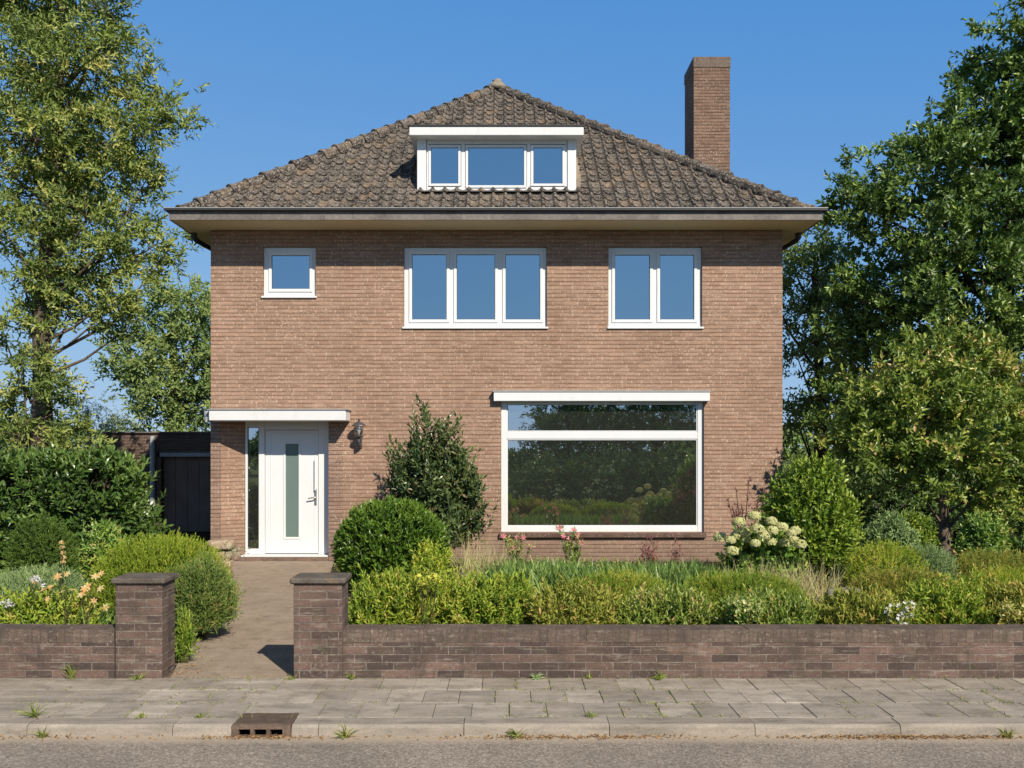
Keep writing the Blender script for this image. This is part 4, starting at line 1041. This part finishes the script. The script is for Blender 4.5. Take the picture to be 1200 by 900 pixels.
shrub('low_heath', 'low fine green ground shrub in front of the cream hydrangea', 'shrub', (780, 955, 668), 9.4, LF['limeg'], 2500, 12, .055, .010, .15, .5, .6, .5, rough=.08, seed=30, inner=.5, kind='rhomb', freq=5)
shrub('low_heath', 'low olive ground shrub behind the white flowering patch near the pale flat stone', 'shrub', (985, 1130, 664), 9.6, LF['olive'], 2300, 12, .055, .010, .15, .5, .6, .5, rough=.1, seed=31, inner=.5, kind='rhomb', freq=5)
shrub('low_heath', 'low gold green ground shrub at the picture edge above the long garden wall', 'shrub', (1105, 1260, 664), 9.4, LF['lime'], 2400, 11, .045, .010, .15, .6, .6, .5, rough=.1, seed=32, inner=.5, kind='rhomb', freq=5)
# front row along the wall
FR = [((402, 530, 664), 'limeg', 'lime green spirea shrub touching the gate pillar with the part tan cap', 8.3, 40),
      ((500, 640, 668), 'limeg', 'lime green spirea shrub below the bare wall between holly bush and big window', 8.35, 41),
      ((610, 735, 682), 'olive', 'bronze tinted spirea shrub below the first third of the big window', 8.25, 42),
      ((715, 850, 688), 'bushy', 'dark green leafy shrub with pale new shoots below the far end of the big window', 8.25, 43),
      ((835, 965, 690), 'bushy', 'dark green shrub with small pale blossoms below the round shrub', 8.2, 44),
      ((945, 1070, 690), 'olive', 'yellow green leafy shrub on the wall in front of the pale flat stone', 8.2, 45),
      ((1045, 1165, 676), 'limeg', 'leafy green shrub on the wall below the blue green mound, white flowers at its foot', 8.3, 46),
      ((1140, 1270, 676), 'olive', 'yellowish leafy shrub on the wall at the picture edge', 8.3, 47)]
for bx, mt, lab, d, sd in FR:
    shrub('front_shrub', lab, 'shrub', bx, d, LF[mt], 1250, 10, .072, .022, .2, .75, .62, .8, rough=.18, power=3.2, seed=sd, inner=.45, freq=5.5, lobes=.14, group='shrubs in a row behind the long garden wall', z0=0)
shrub('leafy_plant', 'leafy green perennial behind the short garden wall, under the peach lilies', 'plant', (-25, 128, 690), 8.15, LF['limeg'], 700, 8, .075, .03, .18, .9, .5, .6, rough=.16, seed=50, inner=.4)
shrub('path_plant', 'small pale green plant growing at the path side foot of the gate pillar', 'plant', (203, 230, 712), 7.95, LF['bright'], 90, 9, .075, .014, .22, .6, .75, .7, rough=.15, seed=52, inner=.2)
# strap leaved clumps
for pxs, D_, lab, sd in (([(600, 26), (628, 26), (655, 24)], 11.2, 'blue green strap leaved clump in front of the pink lilies'),
                         ([(688, 28), (715, 28), (745, 28)], 11.0, 'green strap leaved clump below the middle of the big window'),
                         ([(772, 26), (800, 26), (825, 24)], 11.1, 'grassy strap leaved clump between the big window corner and the cream hydrangea')) and \
        [([(600, 26), (628, 26), (655, 24)], 11.2, 'blue green strap leaved clump in front of the pink lilies', 1),
         ([(688, 28), (715, 28), (745, 28)], 11.0, 'green strap leaved clump below the middle of the big window', 2),
         ([(772, 26), (800, 26), (825, 24)], 11.1, 'grassy strap leaved clump between the big window corner and the cream hydrangea', 3)]:
    blades('strap_plant', lab, 'plant', pxs, D_, LF['strap'], 700, .46, .048, .15, .36, group='strap leaved clumps below the big window', dspread=.6)
blades('plume_grass', 'thin ornamental grass with dry brownish plumes in front of the cream hydrangea', 'grass tuft', [(880, 26), (905, 26), (930, 26), (960, 24)], 10.3, LF['plume'], 170, .62, .008, .12, .35, dspread=.5)
o = blades('feather_grass', 'wispy greyish grass tuft against the brick beside the holly bush', 'grass tuft', [(570, 24), (555, 18)], 12.0, LF['plume'], 150, .75, .006, .12, .3, dspread=.3)

# ------------------------------------------------------------------ flowers
def mophead(c, r, n, mat, name, parent, L=.03, flat=.75):
    d = rdir(n); d = d[d[:, 2] > -.5]
    P = np.array(c) + d * r * .9 * np.array([1, 1, flat]); A = unit(np.cross(d, rdir(len(d))) + d * .12)
    V, f, nv = leaf_geo(P, A, d, L * rng.uniform(.8, 1.2, len(d)), np.full(len(d), L * .8), 'rhomb', .1, .1)
    npmesh(name, V, f, np.repeat(rng.uniform(0, 1, len(d)), nv), mat, parent)
def blossom(c, r, mat, name, parent, np_=6, up=(0, -.6, .6), L=None):
    u = np.array(up) + rng.normal(0, .25, 3); u = u / np.linalg.norm(u)
    a = np.cross(u, [.3, .5, .8]); a /= np.linalg.norm(a); b = np.cross(u, a)
    an = np.arange(np_) / np_ * 2 * PI + rng.uniform(0, 6)
    A = unit((a[None] * np.cos(an)[:, None] + b[None] * np.sin(an)[:, None]) + u * .45)
    V, f, nv = leaf_geo(np.repeat(np.array([c]), np_, 0), A, np.repeat(u[None], np_, 0), np.full(np_, r), np.full(np_, r * .5), 'leaf', .1, .35)
    npmesh(name, V, f, np.repeat(rng.uniform(0, 1, np_), nv), mat, parent)
def stalks(base, tips, r, mat, parent, name='stems'):
    m = MB()
    for t_ in tips:
        b_ = Vector(base) + Vector((random.uniform(-.08, .08), random.uniform(-.08, .08), 0)); t_ = Vector(t_)
        m.tube([b_, b_.lerp(t_, .5) + Vector((0, 0, .04)), t_], [r, r * .8, r * .6], 4, cap=False)
    m.build(name, mat, parent, smooth=True)

HD = 11.6
hy = shrub('hydrangea', 'hydrangea with cream white mophead flowers at the foot of the round shrub', 'shrub', (842, 945, 612), HD, LF['photinia'], 420, 7, .11, .065, .16, .95, .5, .6, rough=.14, seed=55, inner=.45)
HP = [(844, 630), (856, 633), (862, 627), (873, 632), (866, 612), (884, 605), (887, 620), (904, 611), (905, 622), (916, 618), (903, 635), (919, 636), (927, 625), (938, 638), (930, 633), (885, 637), (858, 646), (872, 624), (932, 622), (895, 627)]
for (a, b) in HP:
    dd = HD - .5 + random.uniform(-.12, .2)
    mophead((X(a, dd), dd, Z(b, dd)), random.uniform(.062, .092), 330, PT['cream'], 'flower_head', hy)
# peach lilies on the left
LD = 8.0
pl = thing('lily_plant', 'lily plant with many open peach orange flowers above the short garden wall', 'plant', (X(80, LD), LD, 0))
pp = [(40, 683), (50, 693), (68, 676), (79, 673), (99, 690), (103, 687), (86, 692), (112, 676), (119, 672), (56, 702), (96, 697), (110, 704), (124, 712), (47, 722), (72, 694), (118, 690), (60, 688)]
tips = []
for (a, b) in pp:
    dd = LD + random.uniform(-.2, .3); c = (X(a, dd), dd, Z(b, dd)); tips.append(c)
    blossom(c, random.uniform(.03, .046), PT['peach'], 'flower', pl, 6)
stalks((X(82, LD), LD, 0), tips, .006, M['stem'], pl)
blades('x', '', '', [(85, 60)], LD + .12, LF['strap'], 260, .5, .02, .2, .3, parent=pl, dspread=.3)
wf = thing('aster_plant', 'small plant with white daisy like flowers at the picture edge above the short wall', 'plant', (X(12, 8.0), 8.0, 0))
tips = []
for (a, b) in ((3, 707), (9, 705), (14, 708), (42, 677), (45, 680), (38, 679), (51, 686), (8, 710)):
    c = (X(a, 8.0), 8.0, Z(b, 8.0)); tips.append(c); mophead(c, .022, 40, PT['white'], 'flower', wf, .02)
stalks((X(15, 8), 8.0, 0), tips, .004, M['stem'], wf)
sk = thing('flower_spike', 'single tall pale flower spike rising from the lavender mound', 'plant', (X(73, 9.2), 9.2, 0))
tp = (X(73, 9.2), 9.2, Z(636, 9.2)); stalks((X(71, 9.2), 9.2, .1), [tp], .007, M['stem'], sk)
for k in range(5): mophead((tp[0] + random.uniform(-.015, .015), 9.2, tp[2] - .05 * k), .022, 40, PT['peach'], 'flower', sk, .02)
# pink lilies under the window
for (px, lab, fl) in ((603, 'thin pink lily plant under the near corner of the big window', [(590, 628), (597, 634), (606, 630), (613, 629), (622, 640), (600, 642)]),
                      (670, 'taller pink flowering plant standing before the sill of the big window', [(656, 619), (660, 628), (672, 621), (678, 626), (681, 635), (676, 629), (668, 632), (680, 637)])):
    d_ = 12.4
    o = thing('pink_lily', lab, 'plant', (X(px, d_), d_, 0), 'pink flowering plants under the big window')
    tips = [(X(a, d_), d_ + random.uniform(-.1, .1), Z(b, d_)) for a, b in fl]
    for c in tips: blossom(c, random.uniform(.036, .055), PT['pink'], 'flower', o, 6, (0, -.8, .3))
    stalks((X(px, d_), d_, 0), tips, .007, M['stem'], o)
    B = np.array([Vector((X(px, d_), d_, .1)).lerp(Vector(c), random.uniform(.3, .9)) for c in tips for _ in range(7)])
    V, f, R = shoot_leaves(B, unit(rng.normal(0, .4, (len(B), 3)) + [0, 0, 1]), np.full(len(B), .1), 6, 1.0, .09, .022, 'leaf')
    npmesh('foliage', V, f, R, LF['photinia'], o)
shrub('purple_plant', 'small purple leaved plant below the sill near the far end of the big window', 'plant', (744, 776, 622), 12.5, LF['purple'], 110, 7, .05, .022, .22, .9, .6, .8, rough=.3, seed=57, inner=.2)
shrub('purple_plant', 'sparse purple and cream flowering plant under the window corner nearest the hydrangea', 'plant', (780, 802, 620), 12.5, LF['purple'], 50, 7, .045, .02, .22, .8, .7, .8, rough=.3, seed=58, inner=.2)
# dried stems by the corner
dr_ = thing('dry_stalks', 'tall thin dry brown stalks against the brick behind the cream hydrangea', 'plant', (X(878, 13), 13.0, 0))
tips = [(X(a, 13), 13 + random.uniform(-.1, .1), Z(b, 13)) for a, b in ((861, 573), (876, 562), (853, 588), (896, 572), (890, 580), (858, 600), (868, 590))]
stalks((X(875, 13), 13, 0), tips, .008, M['dry_stem'], dr_)
B = np.array([Vector((X(875, 13), 13, 0)).lerp(Vector(c), random.uniform(.6, 1)) for c in tips for _ in range(6)])
V, f, R = shoot_leaves(B, unit(rng.normal(0, .4, (len(B), 3)) + [0, 0, 1]), np.full(len(B), .08), 5, .9, .07, .028, 'leaf')
npmesh('foliage', V, f, R, LF['purple'], dr_)
# small blossoms in the front row
def patch(name, label, cat, px0, px1, py0, py1, D, n, mat, L, leaf):
    o = thing(name, label, cat, (X((px0 + px1) / 2, D), D, 0)); a = rng.uniform(px0, px1, n); b = rng.uniform(py0, py1, n)
    d = D + rng.uniform(-.06, .1, n); c = np.stack([(a - CX) * d / F, d, H + (CY - b) * d / F], 1)
    P = np.repeat(c, 5, 0); an = np.tile(np.arange(5) * 1.257, n) + np.repeat(rng.uniform(0, 6, n), 5)
    u = unit(np.array([[0, -.7, .6]]) + rng.normal(0, .3, (n, 3))); a_ = unit(np.cross(u, [[.3, .5, .8]])); b_ = np.cross(u, a_)
    u, a_, b_ = (np.repeat(q, 5, 0) for q in (u, a_, b_))
    A = unit(a_ * np.cos(an)[:, None] + b_ * np.sin(an)[:, None] + u * .3)
    V, f, nv = leaf_geo(P, A, u, np.full(len(P), L), np.full(len(P), L * .7), 'rhomb', .1, .1)
    npmesh('blossoms', V, f, np.repeat(rng.uniform(0, 1, len(P)), nv), mat, o)
    Dr = unit(rng.normal(0, .4, (n * 4, 3)) + [0, -.3, .8]); B = np.repeat(c, 4, 0) - [0, -.04, .05] + rng.normal(0, .04, (n * 4, 3))
    V, f, R = shoot_leaves(B, Dr, np.full(n * 4, .06), 6, .9, .04, .016, 'leaf'); npmesh('foliage', V, f, R, leaf, o)
    stalks((X((px0 + px1) / 2, D), D, 0), [tuple(q) for q in c[:8]], .004, M['stem'], o)
patch('white_flowers', 'patch of white flowers on the long wall below the blue green mound', 'flowers', 1036, 1072, 706, 732, 7.85, 60, PT['white'], .022, LF['limeg'])
patch('cream_flowers', 'small patch of pale cream blossoms on the long wall below the round shrub', 'flowers', 860, 892, 704, 717, 7.75, 36, PT['cream'], .017, LF['photinia'])
patch('yellow_flowers', 'few yellow flowers on the lime hedge in front of the golden yellow shrub', 'flowers', 488, 520, 674, 682, 8.0, 12, PT['yellow'], .026, LF['lime'])
patch('pale_flowers', 'scattered tiny pale blossoms at the end of the front hedge near the picture edge', 'flowers', 1175, 1200, 708, 722, 7.8, 18, PT['cream'], .016, LF['olive'])
# low weeds and creeping plants cover the soil of the beds
n = 9000; gx = rng.uniform(-9, 10, n); gy = rng.uniform(7.75, 14.7, n)
fx = (gy - WD) / (D0 - WD); pl_, pr_ = L0 + (L1 - L0) * fx, R0 + (R1 - R0) * fx
keep = ((gx < pl_ - .1 - rng.uniform(0, .1, n)) | (gx > pr_ + .06)) & (np.sin(gx * 1.7) + np.sin(gy * 2.3 + gx) + rng.normal(0, .8, n) > -.6)
B = np.stack([gx, gy, np.full(n, -.01)], 1)[keep]
V, f, R = shoot_leaves(B, unit(rng.normal(0, .5, (len(B), 3)) + [0, 0, 1]), rng.uniform(.06, .2, len(B)), 7, .9, .06, .026, 'rhomb')
tag(npmesh('ground_cover', V, f, R, LF['photinia'], None, 'stuff'), 'low creeping green plants covering the soil between the shrubs', 'ground cover')
n = 500; fy = rng.uniform(7.45, 14.5, n); sd = rng.uniform(0, 1, n) < .7; fx = (fy - WD) / (D0 - WD)
ex = np.where(sd, L0 + (L1 - L0) * fx + np.abs(rng.normal(0, .14, n)) - .03, R0 + (R1 - R0) * fx - np.abs(rng.normal(0, .08, n)))
P = np.stack([ex, fy, np.full(n, .002)], 1); A = rdir(n); A[:, 2] *= .2; A = unit(A)
V, f, nv = leaf_geo(P, A, unit(rng.normal(0, .3, (n, 3)) + [0, 0, 1]), rng.uniform(.015, .045, n), rng.uniform(.008, .018, n), 'rhomb', .2, .1)
tag(npmesh('fallen_leaves', V, f, np.repeat(rng.uniform(0, 1, n), nv), PT['brown'], None, 'stuff'), 'fallen dry leaves along both edges of the garden path', 'litter')
# stone and planter
def rock(mb, c, r, seed):
    bm = bmesh.new(); bmesh.ops.create_icosphere(bm, subdivisions=3, radius=1)
    for v in bm.verts:
        d = np.array(v.co)[None]; k = 1 + .22 * float(bumpy(d, seed, 2.2)[0])
        v.co = Vector((c[0] + max(-.8, min(.8, v.co.x * k)) * r[0], c[1] + max(-.8, min(.8, v.co.y * k)) * r[1], c[2] + max(-.75, min(.7, v.co.z * k)) * r[2]))
    bm.verts.index_update(); mb.add([v.co[:] for v in bm.verts], [[v.index for v in f.verts] for f in bm.faces]); bm.free()
M['pale_stone'] = m_stone('pale_stone', (.26, .24, .2), (.40, .37, .31), (.17, .155, .125), 7, .95, .8)
M['tan_stone'] = m_stone('tan_stone', (.36, .25, .16), (.50, .40, .29), (.62, .57, .48), 8, .95, .9)
m = MB(); rock(m, (X(988, 9.4), 9.4, .31), (.22, .16, .15), 3); tag(m.build('garden_stone', M['pale_stone'], None, smooth=True), 'pale flat stone lying among the low shrubs below the heather mound', 'stone')
m = MB(); rock(m, (X(1048, 8.02), 8.02, .34), (.085, .06, .13), 7); tag(m.build('garden_stone', M['pale_stone'], None, smooth=True), 'small white stone standing in the white flower patch above the long wall', 'stone')
pt = thing('stone_planter', 'weathered tan stone planter on a stacked stone foot beside the porch', 'planter', (X(258, 13), 13.0, 0))
m = MB()
for k, (w, z) in enumerate(((.16, .08), (.15, .22), (.16, .34))): rock(m, (X(262, 13), 13, z), (w, .15, .1), 20 + k)
m.build('stone_foot', M['tan_stone'], pt, smooth=True)
m = MB(); rock(m, (X(259, 13), 13, .49), (.24, .2, .085), 31); m.build('stone_bowl', M['tan_stone'], pt, smooth=True)
V, f, R = shoot_leaves(np.array([[X(270, 12.8), 12.8, .5]] * 14) + rng.normal(0, .05, (14, 3)), unit(rng.normal(0, .5, (14, 3)) + [.3, -.4, -.3]), np.full(14, .25), 6, .8, .06, .02, 'leaf')
npmesh('foliage', V, f, R, LF['pale'], pt)

# ------------------------------------------------------------------ weeds and litter
def weed(px, D, z, L, n, lab, mat='grass', W=.007, lean=.7, curl=.25):
    o = thing('weed', lab, 'weed', (X(px, D), D, z), 'weeds growing from the pavement')
    blades('x', '', '', [(px, 3)], D, LF[mat], n, L, W, curl, lean, z, parent=o, dspread=.03)
weed(40, KY1, 0, .16, 40, 'largest green weed tuft, hanging over the kerb near the picture edge')
weed(50, KY0 - .03, -.08, .10, 24, 'thin weed growing at the kerb foot under the largest tuft')
weed(84, WD - .005, 0, .14, 26, 'upright weed at the foot of the short garden wall', W=.012, lean=.35)
weed(163, WD - .02, 0, .09, 34, 'low grassy weed at the foot of the gate pillar with plain cap', lean=.9)
weed(413, WD - .01, 0, .08, 22, 'tiny weed at the corner between pillar with tan cap and long wall', W=.01)
weed(628, WD - .01, 0, .075, 36, 'blue green rosette weed at the foot of the long wall below the big window', 'blue', .012, .9)
weed(690, WD - .01, 0, .06, 22, 'small yellowish weed at the wall foot, between the rosette and the spiky tuft', W=.01)
weed(773, WD - .03, 0, .10, 34, 'spiky yellow green tuft at the foot of the long wall', W=.008, lean=.9)
weed(404, KY0 - .03, -.08, .11, 30, 'weed growing at the kerb foot just past the iron gully', W=.009)
weed(606, KY0 - .03, -.08, .11, 28, 'weed with dry leaves at the kerb foot below the big window', W=.009)
weed(1180, KY0 - .03, -.08, .09, 30, 'weed at the kerb foot near the far picture edge', W=.009)
weed(342, WD - .02, 0, .06, 14, 'tiny grass blades at the path side of the pillar with tan cap')
weed(165, KY1 + .01, 0, .045, 30, 'flat weed in the kerb joint straight in front of the plain gate pillar', lean=1.1)
weed(235, KY1 + .01, 0, .045, 30, 'flat weed in the kerb joint in front of the garden path', lean=1.1)
weed(693, KY1 + .02, 0, .06, 26, 'small grass tuft where slab joints meet the kerb below the big window', lean=.9)
# grass in the joints: nobody could count it
n = 9000; jx = rng.uniform(-6, 7, n); kind = rng.uniform(0, 1, n); patchy = np.sin(jx * 2.1) + np.sin(jx * 5.3 + 1) + rng.normal(0, .6, n)
jr = rng.integers(0, 4, n); jy = np.where(kind < .55, PY0 + jr * rh_, rng.uniform(PY0, PY1, n))
row = np.clip(((jy - PY0) / rh_).astype(int), 0, 2); offx = -14 + (row % 2) * .135 + row * .03
jx = np.where(kind < .55, jx, offx + np.round((jx - offx) / .27) * .27) + rng.normal(0, .004, n)
keep = patchy > .25
P = np.stack([jx, jy + rng.normal(0, .004, n), np.full(n, -.012)], 1)[keep]
A = unit(np.stack([rng.normal(0, .9, len(P)), rng.normal(0, .6, len(P)), np.ones(len(P))], 1))
V, f, nv = leaf_geo(P, A, rdir(len(P)), rng.uniform(.02, .05, len(P)), np.full(len(P), .007), 'blade', 0, .3)
o = npmesh('joint_grass', V, f, np.repeat(rng.uniform(0, 1, len(P)), nv), LF['grass'], None, 'stuff'); tag(o, 'sparse moss and short grass growing in the pavement joints', 'grass')
n = 1500; lx = np.concatenate([rng.normal(X(a, 6.15), w, int(n * q)) for a, w, q in ((300, .2, .16), (690, .35, .2), (1010, .3, .2), (1110, .35, .24), (600, .2, .06), (50, .2, .04), (640, 3, .1))])
P = np.stack([lx, KY0 - .02 - np.abs(rng.normal(0, .03, len(lx))), -.076 + np.abs(rng.normal(0, .006, len(lx)))], 1)
P2 = np.stack([rng.normal(X(218, 7.6), .15, 40), rng.uniform(7.3, 7.9, 40), np.full(40, .004)], 1); P3 = np.stack([rng.uniform(-4.5, 5, 60), rng.uniform(PY0, PY1, 60), np.full(60, .006)], 1)
P = np.concatenate([P, P2, P3]); A = rdir(len(P)); A[:, 2] *= .25; A = unit(A)
V, f, nv = leaf_geo(P, A, unit(rng.normal(0, .3, (len(P), 3)) + [0, 0, 1]), rng.uniform(.012, .034, len(P)), rng.uniform(.006, .014, len(P)), 'rhomb', .2, .1)
o = npmesh('leaf_litter', V, f, np.repeat(rng.uniform(0, 1, len(P)), nv), PT['brown'], None, 'stuff'); tag(o, 'dry brown leaf crumbs lying along the kerb foot', 'litter')

# ------------------------------------------------------------------ light, sky, camera
SUNV = Vector((.41, -.74, .63)).normalized()
el = math.asin(SUNV.z); az = math.atan2(SUNV.x, SUNV.y)
sun = bpy.data.lights.new('sun', 'SUN'); sun.energy = 4.4; sun.angle = math.radians(.53); sun.color = (1, .90, .75)
so = bpy.data.objects.new('sun', sun); C.objects.link(so); so.rotation_euler = (-SUNV).to_track_quat('-Z', 'Y').to_euler(); so.location = (8, -15, 20)
w = bpy.data.worlds.new('World'); S.world = w; w.use_nodes = True
nt = w.node_tree; nt.nodes.clear()
out = nt.nodes.new('ShaderNodeOutputWorld'); bg = nt.nodes.new('ShaderNodeBackground'); sky = nt.nodes.new('ShaderNodeTexSky')
sky.sky_type = 'NISHITA'; sky.sun_disc = False; sky.sun_elevation = el; sky.sun_rotation = az % (2 * PI)
sky.air_density = .7; sky.dust_density = 0.0; sky.ozone_density = 8.0; sky.altitude = 2500
# even out the Nishita gradient towards the clear deep blue of this day
def vmath(op, a, b, c=None):
    q = nt.nodes.new('ShaderNodeVectorMath'); q.operation = op
    for v, i_ in zip((a, b, c), q.inputs):
        if v is None: continue
        if isinstance(v, tuple): i_.default_value = v
        else: nt.links.new(v, i_)
    return q
kk = (1.2, 2.0, 4.0)
den = vmath('ADD', sky.outputs[0], kk)
soft = vmath('DIVIDE', vmath('MULTIPLY', sky.outputs[0], kk).outputs[0], den.outputs[0])
vm = vmath('MULTIPLY_ADD', soft.outputs[0], (3.57, 2.24, .634), (-.42, .63, 3.72))
tc = nt.nodes.new('ShaderNodeTexCoord'); sx = nt.nodes.new('ShaderNodeSeparateXYZ'); nt.links.new(tc.outputs['Generated'], sx.inputs[0])
mr = nt.nodes.new('ShaderNodeMapRange'); mr.interpolation_type = 'SMOOTHSTEP'; mr.inputs[1].default_value = .42; mr.inputs[2].default_value = .8
nt.links.new(sx.outputs[2], mr.inputs[0])
zm = nt.nodes.new('ShaderNodeMix'); zm.data_type = 'RGBA'; nt.links.new(mr.outputs[0], zm.inputs[0]); nt.links.new(vm.outputs[0], zm.inputs[6])
zs = nt.nodes.new('ShaderNodeVectorMath'); zs.operation = 'MULTIPLY'; nt.links.new(sky.outputs[0], zs.inputs[0]); zs.inputs[1].default_value = (1.25, .9, .6)
nt.links.new(zs.outputs[0], zm.inputs[7]); nt.links.new(zm.outputs[2], bg.inputs[0]); bg.inputs[1].default_value = .108
nt.links.new(bg.outputs[0], out.inputs[0])
cam = bpy.data.cameras.new('camera'); co = bpy.data.objects.new('camera', cam); C.objects.link(co)
co.location = (0, 0, H); co.rotation_euler = (PI / 2, 0, 0)
cam.sensor_width = 36; cam.lens = F / 1200 * 36; cam.shift_x = 10 / 1200; cam.shift_y = 73 / 1200
cam.clip_start = .05; cam.clip_end = 3000
S.camera = co
S.view_settings.view_transform = 'Standard'; S.view_settings.look = 'None'; S.view_settings.gamma = 1; S.view_settings.exposure = 0.4
S.cycles.max_bounces = 8; S.cycles.transparent_max_bounces = 12
try: S.cycles.use_denoising = True
except Exception: pass
